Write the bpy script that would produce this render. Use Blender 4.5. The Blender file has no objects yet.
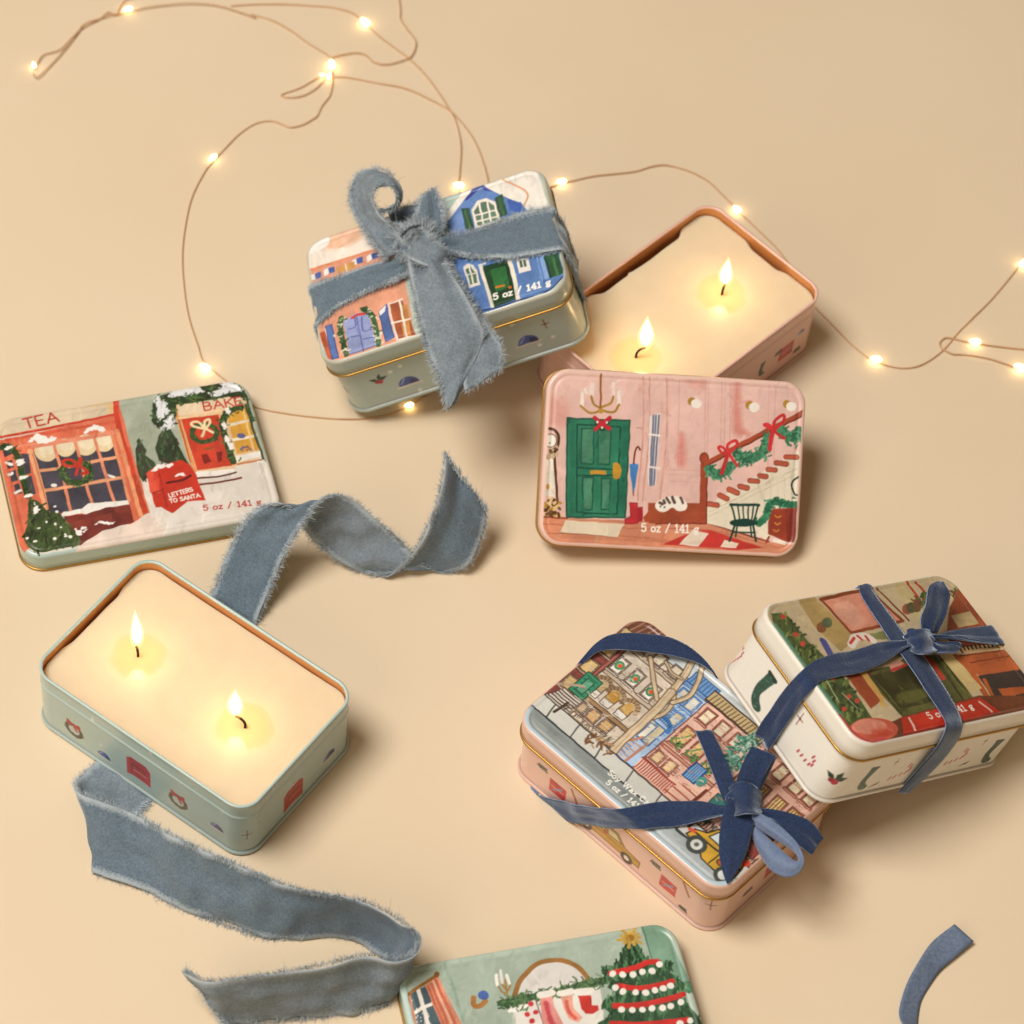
import bpy, math, random
import numpy as np
from math import radians, pi, sin, cos

random.seed(7)
RNG = np.random.default_rng(7)
U = 0.01                      # everything below is written in centimetres
scene = bpy.context.scene
COL = scene.collection

# ------------------------------------------------------------------ camera
F_PX, PITCH, DIST, CX, CY, ROLL = 3197.17, radians(55.2613), 134.3565, 474.464, 577.434, radians(6.3658)
FW = np.array([0, cos(PITCH), -sin(PITCH)])
_UP = np.array([0, sin(PITCH), cos(PITCH)])
_RT = np.array([1.0, 0, 0])
RT = cos(ROLL) * _RT + sin(ROLL) * _UP
UP = cos(ROLL) * _UP - sin(ROLL) * _RT
CAM = -FW * DIST


def ray(x, y):
    return FW + RT * ((x - CX) / F_PX) - UP * ((y - CY) / F_PX)


def at(x, y, z=0.0):
    """the point of the table's air at height z (cm) seen at a place of the photograph"""
    d = ray(x, y)
    return CAM + d * ((z - CAM[2]) / d[2])


def reach(P, x, y, w, zhint):
    """the point seen at x, y that lies w cm away from P (the two edges of a ribbon)"""
    d = ray(x, y); d = d / np.linalg.norm(d)
    o = CAM - P
    b = o @ d; c = o @ o - w * w
    q = b * b - c
    if q <= 0:
        return CAM + d * (-b)
    r = [CAM + d * (-b + s * math.sqrt(q)) for s in (-1, 1)]
    return min(r, key=lambda v: abs(v[2] - zhint))


# ------------------------------------------------------------------ tin dimensions and places
TL, TW, HB, ZG, LO, HS, RC = 10.8, 7.144, 3.597, 2.617, 0.131, 1.048, 0.9
POSE = {
    'E': (-10.5489, -8.9441, 0.06, 0, 0, -30.9106),
    'D': (-14.7168, 3.0127, 0.0, 0, 0, 20.2958),
    'A': (-1.8911, 12.101, 2.1879, -4.5363, -20.923, 14.6241),
    'B': (7.6858, 12.8699, 0.0, 0, 0, 49.2661),
    'H': (8.7447, -9.6574, 0.0, 0, 0, -39.0079),
    'G': (5.04, -21.0363, 0.0, 0, 0, 18.0048),
    'C': (7.6532, 5.2768, 2.4237, 35.8415, 3.724, 6.7123),
    'I': (16.1235, -6.2032, 2.2538, -0.0373, 23.6304, 34.8938),
}


def rotm(rx, ry, rz):
    rx, ry, rz = map(radians, (rx, ry, rz))
    X = np.array([[1, 0, 0], [0, cos(rx), -sin(rx)], [0, sin(rx), cos(rx)]])
    Y = np.array([[cos(ry), 0, sin(ry)], [0, 1, 0], [-sin(ry), 0, cos(ry)]])
    Z = np.array([[cos(rz), -sin(rz), 0], [sin(rz), cos(rz), 0], [0, 0, 1]])
    return Z @ Y @ X


RM = {k: rotm(*v[3:]) for k, v in POSE.items()}
TR = {k: np.array(v[:3]) for k, v in POSE.items()}


def loc(t, x, y, axis=2, h=0.0):
    """local point of tin t on its plane local[axis] = h, seen at x, y"""
    a = (CAM - TR[t]) @ RM[t]; b = ray(x, y) @ RM[t]
    return a + b * ((h - a[axis]) / b[axis])


def onto(t, x, y, h, axis=2):
    return TR[t] + RM[t] @ loc(t, x, y, axis, h)


def wor(t, q):
    return TR[t] + RM[t] @ np.asarray(q, float)


# ------------------------------------------------------------------ objects
def tag(o, label=None, cat=None, group=None, kind=None):
    if label: o['label'] = label
    if cat: o['category'] = cat
    if group: o['group'] = group
    if kind: o['kind'] = kind
    return o


def empty(name, pose=None, at_=None):
    o = bpy.data.objects.new(name, None)
    COL.objects.link(o)
    o.empty_display_size = 0.02
    if pose:
        o.location = [c * U for c in pose[:3]]
        o.rotation_euler = [radians(c) for c in pose[3:]]
    if at_ is not None:
        o.location = [c * U for c in at_]
    return o


def put_pose(o, pose):
    o.location = [c * U for c in pose[:3]]
    o.rotation_euler = [radians(c) for c in pose[3:]]


def mesh(name, V, Fc, mats, parent=None, mi=None, color=None, smooth=True, origin=None, uv=None):
    """V: n x 3 (cm), Fc: m x 4 or m x 3 array, or a list of index tuples"""
    V = np.asarray(V, float)
    if origin is not None:
        V = V - np.asarray(origin)
    me = bpy.data.meshes.new(name)
    if isinstance(Fc, np.ndarray):
        m, k = Fc.shape
        me.vertices.add(len(V)); me.vertices.foreach_set('co', (V * U).astype(np.float32).ravel())
        me.loops.add(m * k); me.loops.foreach_set('vertex_index', Fc.astype(np.int32).ravel())
        me.polygons.add(m)
        me.polygons.foreach_set('loop_start', np.arange(0, m * k, k, dtype=np.int32))
        try:
            me.polygons.foreach_set('loop_total', np.full(m, k, dtype=np.int32))
        except Exception:
            pass
        me.update(calc_edges=True)
    else:
        me.from_pydata((V * U).tolist(), [], Fc)
    for m_ in (mats if isinstance(mats, (list, tuple)) else [mats]):
        me.materials.append(m_)
    n = len(me.polygons)
    if mi is not None:
        me.polygons.foreach_set('material_index', np.asarray(mi, dtype=np.int32))
    me.polygons.foreach_set('use_smooth', np.full(n, bool(smooth)))
    if color is not None:
        ca = me.color_attributes.new('paint', 'FLOAT_COLOR', 'POINT')
        c4 = np.ones((len(V), 4), np.float32); c4[:, :3] = color
        ca.data.foreach_set('color', c4.ravel())
    if uv is not None:
        ul = me.uv_layers.new(name='uv')
        vi = np.empty(len(me.loops), np.int32); me.loops.foreach_get('vertex_index', vi)
        ul.data.foreach_set('uv', np.asarray(uv, np.float32)[vi].ravel())
    me.validate(); me.update()
    o = bpy.data.objects.new(name, me)
    COL.objects.link(o)
    if parent is not None: o.parent = parent
    if origin is not None and parent is None: o.location = [c * U for c in origin]
    return o


def grid_faces(n, m, wrap=False, off=0):
    """faces of an n x m vertex grid; wrap joins the last column to the first"""
    i = np.arange(n - 1)[:, None]; j = np.arange(m if wrap else m - 1)[None, :]
    j2 = (j + 1) % m
    return np.stack([i * m + j, i * m + j2, (i + 1) * m + j2, (i + 1) * m + j], -1).reshape(-1, 4) + off


def rounded(a, b, r, step=0.25, nc=10):
    """closed outline (x, y, arc, nx, ny) of a rounded rectangle; arc 0 = middle of the front side (y = -b)"""
    P = []
    def side(x0, y0, x1, y1, nx, ny):
        L = math.hypot(x1 - x0, y1 - y0); n = max(2, int(L / step))
        for k in range(n): P.append((x0 + (x1 - x0) * k / n, y0 + (y1 - y0) * k / n, nx, ny))
    def corner(cx, cy, a0):
        for k in range(nc):
            t = radians(a0 + 90 * k / nc); P.append((cx + r * cos(t), cy + r * sin(t), cos(t), sin(t)))
    side(0, -b, a - r, -b, 0, -1); corner(a - r, -b + r, 270)
    side(a, -b + r, a, b - r, 1, 0); corner(a - r, b - r, 0)
    side(a - r, b, -a + r, b, 0, 1); corner(-a + r, b - r, 90)
    side(-a, b - r, -a, -b + r, -1, 0); corner(-a + r, -b + r, 180)
    side(-a + r, -b, 0, -b, 0, -1)
    P = np.array(P)
    d = np.hypot(*np.diff(P[:, :2], axis=0).T); s = np.concatenate([[0], np.cumsum(d)])
    tot = s[-1] + math.hypot(*(P[0, :2] - P[-1, :2]))
    s = np.where(s > tot / 2, s - tot, s)
    return P, s


def sweep(profile, step=0.25, nc=10):
    """profile [(z, e)] swept round the tin's rounded rectangle; returns V, F, arc, z, rows"""
    P, s = rounded(TL / 2, TW / 2, RC, step, nc)
    V = []; A = []; Z = []
    for z, e in profile:
        V.append(np.stack([P[:, 0] + P[:, 2] * e, P[:, 1] + P[:, 3] * e, np.full(len(P), z)], -1))
        A.append(s); Z.append(np.full(len(P), z))
    m = len(P)
    return np.concatenate(V), grid_faces(len(profile), m, True), np.concatenate(A), np.concatenate(Z), m


# ------------------------------------------------------------------ materials
def srgb(h):
    h = h.lstrip('#'); c = np.array([int(h[i:i + 2], 16) for i in (0, 2, 4)]) / 255
    return c


def lin(c):
    c = np.asarray(c, float)
    return np.where(c <= 0.04045, c / 12.92, ((c + 0.055) / 1.055) ** 2.4)


def L4(h):
    return (*lin(srgb(h)), 1.0)


def new_mat(name):
    m = bpy.data.materials.new(name); m.use_nodes = True
    nt = m.node_tree; b = nt.nodes['Principled BSDF']
    return m, nt, b


def add_noise_bump(nt, b, scale, strength, dist=0.001, detail=3, coord='Object'):
    tc = nt.nodes.new('ShaderNodeTexCoord'); nz = nt.nodes.new('ShaderNodeTexNoise'); bp = nt.nodes.new('ShaderNodeBump')
    nz.inputs['Scale'].default_value = scale; nz.inputs['Detail'].default_value = detail
    bp.inputs['Strength'].default_value = strength; bp.inputs['Distance'].default_value = dist
    nt.links.new(tc.outputs[coord], nz.inputs['Vector']); nt.links.new(nz.outputs['Fac'], bp.inputs['Height'])
    nt.links.new(bp.outputs['Normal'], b.inputs['Normal'])
    return nz


def mat_plain(name, hexc, rough=0.5, metal=0.0, noise=None, **kw):
    m, nt, b = new_mat(name)
    b.inputs['Base Color'].default_value = L4(hexc); b.inputs['Roughness'].default_value = rough
    b.inputs['Metallic'].default_value = metal
    for k, v in kw.items(): b.inputs[k.replace('_', ' ')].default_value = v
    if noise: add_noise_bump(nt, b, *noise)
    return m


def mat_paint(name, rough=0.3, coat=0.25):
    """printed enamel: the colours painted on the mesh under a thin satin lacquer"""
    m, nt, b = new_mat(name)
    a = nt.nodes.new('ShaderNodeAttribute'); a.attribute_name = 'paint'
    nt.links.new(a.outputs['Color'], b.inputs['Base Color'])
    b.inputs['Roughness'].default_value = rough
    b.inputs['Coat Weight'].default_value = coat; b.inputs['Coat Roughness'].default_value = 0.22
    b.inputs['Specular IOR Level'].default_value = 0.4
    nz = add_noise_bump(nt, b, 45, 0.03, 0.0012, 3)
    mr = nt.nodes.new('ShaderNodeMapRange'); mr.inputs['To Min'].default_value = rough - .08; mr.inputs['To Max'].default_value = rough + .1
    mr.inputs['From Min'].default_value = .35; mr.inputs['From Max'].default_value = .65
    nt.links.new(nz.outputs['Fac'], mr.inputs['Value']); nt.links.new(mr.outputs['Result'], b.inputs['Roughness'])
    return m


def mat_cloth(name, hexc, hex2, scale=420, sheen=0.6, bump=0.5, rough=0.9, weave=False, edge=None):
    m, nt, b = new_mat(name)
    tc = nt.nodes.new('ShaderNodeTexCoord')
    n1 = nt.nodes.new('ShaderNodeTexNoise'); n1.inputs['Scale'].default_value = scale; n1.inputs['Detail'].default_value = 4
    n2 = nt.nodes.new('ShaderNodeTexNoise'); n2.inputs['Scale'].default_value = scale / 3.5; n2.inputs['Detail'].default_value = 3
    ad = nt.nodes.new('ShaderNodeMath'); ad.operation = 'ADD'
    mu = nt.nodes.new('ShaderNodeMath'); mu.operation = 'MULTIPLY'; mu.inputs[1].default_value = 0.5
    cr = nt.nodes.new('ShaderNodeValToRGB')
    cr.color_ramp.elements[0].position = 0.36; cr.color_ramp.elements[0].color = L4(hex2)
    cr.color_ramp.elements[1].position = 0.64; cr.color_ramp.elements[1].color = L4(hexc)
    nt.links.new(tc.outputs['Object'], n1.inputs['Vector']); nt.links.new(tc.outputs['Object'], n2.inputs['Vector'])
    ad.operation = 'MULTIPLY_ADD'; ad.inputs[1].default_value = .25; mu.operation = 'MULTIPLY_ADD'; mu.inputs[1].default_value = .75
    nt.links.new(n2.outputs['Fac'], ad.inputs[0]); ad.inputs[2].default_value = 0
    nt.links.new(n1.outputs['Fac'], mu.inputs[0]); nt.links.new(ad.outputs[0], mu.inputs[2]); nt.links.new(mu.outputs[0], cr.inputs['Fac'])
    col = cr.outputs['Color']
    if edge:                                   # the loosened weave along both edges of the ribbon
        uvs = nt.nodes.new('ShaderNodeSeparateXYZ'); nt.links.new(tc.outputs['UV'], uvs.inputs[0])
        m1 = nt.nodes.new('ShaderNodeMath'); m1.operation = 'SUBTRACT'; m1.inputs[1].default_value = .5; nt.links.new(uvs.outputs['Y'], m1.inputs[0])
        m2 = nt.nodes.new('ShaderNodeMath'); m2.operation = 'ABSOLUTE'; nt.links.new(m1.outputs[0], m2.inputs[0])
        m3 = nt.nodes.new('ShaderNodeMath'); m3.operation = 'MULTIPLY_ADD'; m3.inputs[1].default_value = .12; nt.links.new(n1.outputs['Fac'], m3.inputs[0]); nt.links.new(m2.outputs[0], m3.inputs[2])
        mr = nt.nodes.new('ShaderNodeMapRange'); mr.inputs['From Min'].default_value = .45; mr.inputs['From Max'].default_value = .53; nt.links.new(m3.outputs[0], mr.inputs['Value'])
        mx = nt.nodes.new('ShaderNodeMix'); mx.data_type = 'RGBA'; mx.inputs['B'].default_value = L4(edge)
        nt.links.new(mr.outputs['Result'], mx.inputs['Factor']); nt.links.new(col, mx.inputs['A']); col = mx.outputs['Result']
    nt.links.new(col, b.inputs['Base Color'])
    bp = nt.nodes.new('ShaderNodeBump'); bp.inputs['Strength'].default_value = bump; bp.inputs['Distance'].default_value = 0.0006
    h = n1.outputs['Fac']
    if weave:
        wv = nt.nodes.new('ShaderNodeTexWave'); wv.inputs['Scale'].default_value = 9.0; wv.inputs['Distortion'].default_value = 1.0
        wv.bands_direction = 'DIAGONAL'
        nt.links.new(tc.outputs['UV'], wv.inputs['Vector'])
        a2 = nt.nodes.new('ShaderNodeMath'); a2.operation = 'ADD'
        nt.links.new(wv.outputs['Fac'], a2.inputs[0]); nt.links.new(n1.outputs['Fac'], a2.inputs[1]); h = a2.outputs[0]
    nt.links.new(h, bp.inputs['Height']); nt.links.new(bp.outputs['Normal'], b.inputs['Normal'])
    b.inputs['Roughness'].default_value = rough
    b.inputs['Specular IOR Level'].default_value = 0.15
    b.inputs['Sheen Weight'].default_value = sheen; b.inputs['Sheen Roughness'].default_value = 0.4
    b.inputs['Sheen Tint'].default_value = (0.75, 0.85, 1, 1)
    return m


M = {}
M['paint'] = mat_paint('printed_enamel')
M['gold'] = mat_plain('gold_lacquer', '#b98f48', 0.36, 0.85, (300, 0.06, 0.0004))
M['tinplate'] = mat_plain('warm_tinplate', '#d59a62', 0.42, 0.6, (120, 0.08, 0.0005))
M['velvet'] = mat_cloth('frayed_velvet', '#72828f', '#5d6c79', 1200, 0.7, 0.55, edge='#a9b3ba')
M['twill'] = mat_cloth('ribbon_twill_back', '#8d98a1', '#737f8a', 1000, 0.2, 0.4, weave=True, edge='#a9b3ba')
M['fray'] = mat_cloth('loose_fibres', '#c2cacf', '#98a4ad', 150, 0.4, 0.1)
M['navy'] = mat_cloth('navy_velvet', '#324264', '#263351', 1300, 1.0, 0.5)
M['satin'] = mat_cloth('pale_blue_satin', '#7685a1', '#68779a', 900, 0.7, 0.2, rough=0.5)
M['slate'] = mat_cloth('slate_satin', '#74829a', '#606e85', 800, 0.3, 0.2, rough=0.55)
M['navyedge'] = mat_cloth('woven_selvedge', '#9aa7bf', '#7080a0', 600, 0.3, 0.2, rough=0.6)
M['copper'] = mat_plain('copper_wire', '#d0a172', 0.45, 0.25, (400, 0.1, 0.0003))
M['wick'] = mat_plain('burnt_wick', '#2a1a10', 0.9, 0.0, (500, 0.5, 0.001))
# ------------------------------------------------------------------ the painter: colours for every point of a printed surface
def _hash(ix, iy, seed):
    h = (ix.astype(np.int64) * 374761393 + iy.astype(np.int64) * 668265263 + seed * 974711) & 0x7fffffff
    h = (h ^ (h >> 13)) * 1274126177 & 0x7fffffff
    return ((h ^ (h >> 16)) & 0xffff) / 65535.0


def vnoise(x, y, f, seed=0):
    x = x * f; y = y * f
    ix = np.floor(x); iy = np.floor(y); fx = x - ix; fy = y - iy
    fx = fx * fx * (3 - 2 * fx); fy = fy * fy * (3 - 2 * fy)
    ix = ix.astype(np.int64); iy = iy.astype(np.int64)
    a = _hash(ix, iy, seed); b = _hash(ix + 1, iy, seed); c = _hash(ix, iy + 1, seed); d = _hash(ix + 1, iy + 1, seed)
    return (a + (b - a) * fx) + ((c + (d - c) * fx) - (a + (b - a) * fx)) * fy


def spline(P, n=6, closed=False):
    P = np.asarray(P, float)
    if len(P) < 3 and not closed: return P
    if closed:
        Q = np.vstack([P[-1], P, P[0], P[1]])
    else:
        Q = np.vstack([2 * P[0] - P[1], P, 2 * P[-1] - P[-2]])
    out = []
    for i in range(1, len(Q) - 2):
        p0, p1, p2, p3 = Q[i - 1:i + 3]
        for t in np.arange(n) / n:
            out.append(0.5 * ((2 * p1) + (-p0 + p2) * t + (2 * p0 - 5 * p1 + 4 * p2 - p3) * t * t + (-p0 + 3 * p1 - 3 * p2 + p3) * t ** 3))
    if not closed: out.append(Q[-2])
    return np.array(out)


GLYPH = {  # strokes on a 0..1 high box: (width, [polylines])
    'A': (.8, [[(0, 0), (.4, 1), (.8, 0)], [(.15, .36), (.65, .36)]]),
    'B': (.62, [[(0, 0), (0, 1), (.38, 1), (.52, .88), (.52, .66), (.38, .53), (0, .53)], [(.38, .53), (.6, .42), (.6, .14), (.42, 0), (0, 0)]]),
    'E': (.55, [[(.55, 1), (0, 1), (0, 0), (.55, 0)], [(0, .52), (.45, .52)]]),
    'K': (.62, [[(0, 0), (0, 1)], [(.6, 1), (0, .42)], [(.18, .58), (.62, 0)]]),
    'L': (.5, [[(0, 1), (0, 0), (.5, 0)]]),
    'T': (.66, [[(0, 1), (.66, 1)], [(.33, 1), (.33, 0)]]),
    'R': (.6, [[(0, 0), (0, 1), (.4, 1), (.55, .86), (.55, .64), (.4, .5), (0, .5)], [(.28, .5), (.6, 0)]]),
    'S': (.55, [[(.52, .86), (.3, 1), (.06, .88), (.04, .68), (.5, .4), (.52, .14), (.28, 0), (.02, .14)]]),
    'N': (.66, [[(0, 0), (0, 1), (.66, 0), (.66, 1)]]),
    'O': (.72, [[(.36, 1), (.06, .8), (0, .5), (.06, .2), (.36, 0), (.66, .2), (.72, .5), (.66, .8), (.36, 1)]]),
    'W': (1.0, [[(0, 1), (.27, 0), (.5, .9), (.73, 0), (1, 1)]]),
    'C': (.62, [[(.6, .82), (.36, 1), (.08, .84), (0, .5), (.08, .16), (.36, 0), (.6, .18)]]),
    'o': (.5, [[(.25, .62), (.03, .5), (0, .31), (.03, .12), (.25, 0), (.47, .12), (.5, .31), (.47, .5), (.25, .62)]]),
    'y': (.5, [[(0, .62), (.25, .04)], [(.5, .62), (.2, -.18), (.02, -.26)]]),
    'a': (.48, [[(.06, .56), (.28, .64), (.42, .52), (.42, 0)], [(.42, .34), (.1, .3), (.02, .14), (.16, 0), (.42, .12)]]),
    'x': (.46, [[(0, .62), (.46, 0)], [(.46, .62), (0, 0)]]),
    'n': (.5, [[(.04, 0), (.04, .62)], [(.04, .44), (.26, .64), (.46, .5), (.46, 0)]]),
    'd': (.5, [[(.46, 0), (.46, 1)], [(.46, .46), (.24, .62), (.02, .44), (.02, .16), (.24, 0), (.46, .16)]]),
    'l': (.16, [[(.08, 0), (.08, 1)]]),
    'e': (.46, [[(.02, .34), (.44, .34), (.4, .56), (.22, .64), (.02, .46), (.02, .16), (.22, 0), (.42, .1)]]),
    'z': (.46, [[(.02, .62), (.44, .62), (.02, 0), (.44, 0)]]),
    'g': (.5, [[(.24, .62), (.04, .5), (.06, .3), (.24, .24), (.42, .34), (.42, .54), (.24, .62)], [(.42, .56), (.52, .64)],
               [(.14, .25), (.1, .12), (.4, .06), (.44, -.12), (.2, -.22), (.0, -.12), (.1, .02)]]),
    '5': (.55, [[(.5, 1), (.1, 1), (.06, .58), (.3, .66), (.52, .5), (.52, .18), (.28, 0), (.02, .14)]]),
    '1': (.4, [[(.04, .84), (.22, 1), (.22, 0)], [(.03, 0), (.4, 0)]]),
    '4': (.6, [[(.44, 0), (.44, 1), (0, .3), (.6, .3)], [(.3, 0), (.58, 0)]]),
    '/': (.5, [[(0, -.08), (.46, 1.06)]]),
    ' ': (.34, []),
}


SAT, LIFT = .92, 1.03      # printed inks are a little duller than they look under lamps


class Canvas:
    """colours for points X, Y (cm on the surface); pix maps a place of the photograph onto the surface"""
    def __init__(s, X, Y, base, pix, wob=0.02, aa=0.03):
        s.X = X; s.Y = Y; s.pix = pix; s.aa = aa
        s.C = np.tile(srgb(base), (len(X), 1)); s.k = 0
        s.n1 = vnoise(X, Y, 3.1, 11) - .5; s.n2 = vnoise(X, Y, 3.1, 12) - .5
        s.fine = .5 * (vnoise(X, Y, 4, 3) - .5) + .5 * (vnoise(X * .5 + Y, Y * 2.2 - X, 6, 4) - .5)
        s.WX = X + wob * 2 * s.n1; s.WY = Y + wob * 2 * s.n2
        s.cr = None

    def crop(s, x0=None, y0=None, sc=1.0):
        s.cr = None if x0 is None else (x0, y0, sc); return s

    def pts(s, P):
        if s.cr is None: return np.asarray(P, float)
        x0, y0, sc = s.cr
        return np.array([s.pix(x0 + x / sc, y0 + y / sc) for x, y in P])

    def wid(s, w):
        return w if s.cr is None else w / s.cr[2] / 22.0

    def _mix(s, m, cov, col, alpha, tex):
        s.k += 1
        c = srgb(col)
        t = tex * (1.1 * (vnoise(s.X[m], s.Y[m], 1.3, s.k) - .5) + .8 * s.fine[m])
        cc = np.clip(c[None, :] * (1 + t[:, None]), 0, 1)
        a = (cov * alpha)[:, None]
        s.C[m] = s.C[m] * (1 - a) + cc * a

    def box(s, P, pad):
        lo = P.min(0) - pad; hi = P.max(0) + pad
        return np.nonzero((s.WX > lo[0]) & (s.WX < hi[0]) & (s.WY > lo[1]) & (s.WY < hi[1]))[0]

    @staticmethod
    def segd(x, y, P, closed=False):
        d = np.full(len(x), 1e9)
        Q = np.vstack([P, P[:1]]) if closed else P
        for (ax, ay), (bx, by) in zip(Q[:-1], Q[1:]):
            vx, vy = bx - ax, by - ay; L = vx * vx + vy * vy + 1e-12
            t = np.clip(((x - ax) * vx + (y - ay) * vy) / L, 0, 1)
            d = np.minimum(d, np.hypot(x - ax - t * vx, y - ay - t * vy))
        return d

    def poly(s, P, col, alpha=1.0, tex=.12, sm=False, soft=0.0, line=None, lw=0.05):
        P = s.pts(P)
        if sm: P = spline(P, 5, True)
        aa = s.aa + soft
        m = s.box(P, aa)
        if len(m):
            x, y = s.WX[m], s.WY[m]
            ins = np.zeros(len(m), bool)
            Q = np.vstack([P, P[:1]])
            for (ax, ay), (bx, by) in zip(Q[:-1], Q[1:]):
                if ay == by: continue
                c = ((ay > y) != (by > y)) & (x < (bx - ax) * (y - ay) / (by - ay) + ax)
                ins ^= c
            d = s.segd(x, y, P, True); d = np.where(ins, d, -d)
            s._mix(m, np.clip(d / aa + .5, 0, 1), col, alpha, tex)
        if line:
            cr, s.cr = s.cr, None
            s.stroke(np.vstack([P, P[:1]]), lw, line, sm=False); s.cr = cr
        return s

    def stroke(s, P, w, col, alpha=1.0, tex=.12, sm=True, soft=0.0):
        P = s.pts(P); w = s.wid(w)
        if sm: P = spline(P, 5)
        aa = s.aa + soft
        m = s.box(P, w / 2 + aa)
        if len(m):
            d = s.segd(s.WX[m], s.WY[m], P)
            s._mix(m, np.clip((w / 2 - d) / aa + .5, 0, 1), col, alpha, tex)
        return s

    def ell(s, c, rx, ry, col, alpha=1.0, tex=.12, soft=0.0, line=None, lw=.05):
        t = np.linspace(0, 2 * pi, 22, endpoint=False)
        return s.poly([(c[0] + rx * cos(a), c[1] + ry * sin(a)) for a in t], col, alpha, tex, False, soft, line, lw)

    def dabs(s, where, n, ln, w, cols, alpha=.9, ang=None, seed=1):
        """short brush dabs scattered in a polygon (or along a stroke when where = ('line', pts, spread))"""
        r = random.Random(seed)
        cr = s.cr
        if where[0] == 'line':
            P = spline(s.pts(where[1]), 8); sp = s.wid(where[2])
            C = [P[r.randrange(len(P))] + np.array([r.gauss(0, 1), r.gauss(0, 1)]) * sp / 2.5 for _ in range(n)]
        else:
            P = s.pts(where); lo, hi = P.min(0), P.max(0); C = []
            while len(C) < n:
                q = np.array([r.uniform(lo[0], hi[0]), r.uniform(lo[1], hi[1])]); ins = False
                for (ax, ay), (bx, by) in zip(P, np.roll(P, -1, 0)):
                    if (ay > q[1]) != (by > q[1]) and q[0] < (bx - ax) * (q[1] - ay) / (by - ay) + ax: ins = not ins
                if ins: C.append(q)
        ln_, w_ = s.wid(ln), s.wid(w)
        s.cr = None
        for q in C:
            a = r.uniform(0, 2 * pi) if ang is None else radians(ang + r.uniform(-30, 30))
            l = ln_ * r.uniform(.5, 1.2)
            d = np.array([cos(a), sin(a)]) * l / 2
            s.stroke([q - d, q + np.array([-d[1], d[0]]) * .2, q + d], w_ * r.uniform(.7, 1.2), r.choice(cols), alpha, .1)
        s.cr = cr
        return s

    def snow(s, P, w, col='#ebe6e0', seed=1):
        """a ragged lick of snow along a path"""
        r = random.Random(seed + len(P) * 7 + int(P[0][0]))
        Q = spline(s.pts(P), 5); w = s.wid(w); cr, s.cr = s.cr, None
        n = len(Q)
        for i in range(n):
            f = sin(pi * (i + .6) / (n + .2)) ** .5
            q = Q[i] + np.array([r.gauss(0, .14), r.gauss(0, .14)]) * w
            s.ell(q, w * f * r.uniform(.3, .62), w * f * r.uniform(.24, .5), col, 1, .04)
        s.cr = cr
        return s

    def text(s, st, p0, p1, h, w, col, serif=False):
        """lettering on the baseline from p0 to p1; h, w in cm"""
        a, b = s.pts([p0, p1]); d = b - a; Ld = np.hypot(*d); d = d / Ld; n = np.array([-d[1], d[0]])
        gap = .2
        tot = sum(GLYPH[c][0] + gap for c in st) - gap
        kx = Ld / tot
        cr, s.cr = s.cr, None; x = 0; keep = (s.WX, s.WY); s.WX, s.WY = s.X, s.Y; aa = s.aa; s.aa = .022
        for c in st:
            gw, ls = GLYPH[c]
            for l in ls:
                Q = np.array([a + d * (x + u) * kx + n * v * h for u, v in l])
                sm = c in 'BSORCoyadenglz5' and len(l) > 4
                s.stroke(Q, w, col, 1, 0.0, sm=sm and c not in 'Bz')
            if serif and c in 'nldxy14':
                pass
            x += gw + gap
        s.cr = cr; s.WX, s.WY = keep; s.aa = aa
        return s

    def brush(s, n, ln, w, amp, ang=None, seed=5):
        """short translucent strokes that stay within the colour they start in, as gouache does"""
        r = np.random.default_rng(seed)
        for k in r.integers(0, len(s.X), n):
            c0 = s.C[k].copy(); q = np.array([s.X[k], s.Y[k]])
            if rr_dist(q[0], q[1], TL / 2 + LO, TW / 2 + LO, RC) < .28: continue
            t = r.uniform(0, pi) if ang is None or r.random() < .3 else radians(ang + r.normal(0, 18))
            d = np.array([cos(t), sin(t)]) * ln * r.uniform(.5, 1.4) / 2; bend = np.array([-d[1], d[0]]) * r.normal(0, .3)
            P = np.array([q - d, q + bend, q + d]); ww = w * r.uniform(.5, 1.4)
            m = s.box(P, ww)
            if not len(m): continue
            m = m[np.abs(s.C[m] - c0).max(1) < .13]
            if not len(m): continue
            dd = s.segd(s.WX[m], s.WY[m], P)
            cov = np.clip((ww / 2 - dd) / .05 + .5, 0, 1)[:, None] * .6
            c1 = np.clip(c0 * (1 + r.normal(0, amp)) + r.normal(0, amp * .12, 3), 0, 1)
            s.C[m] = s.C[m] * (1 - cov) + c1 * cov
        return s

    def linear(s):
        c = np.clip(s.C, 0, 1); g = c.mean(1, keepdims=True)
        c = np.clip((g + (c - g) * SAT) * LIFT, 0, 1)
        return lin(c).astype(np.float32)
# ------------------------------------------------------------------ the printed pictures on the lids
def inner(cv, ins, col, tex=.1, r=None):
    a, b = TL / 2 + LO - ins, TW / 2 + LO - ins
    P, _ = rounded(a, b, r or max(.3, RC - ins + .1), .8, 6)
    cr, cv.cr = cv.cr, None
    cv.poly(P[:, :2], col, 1, tex); cv.cr = cr


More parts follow.
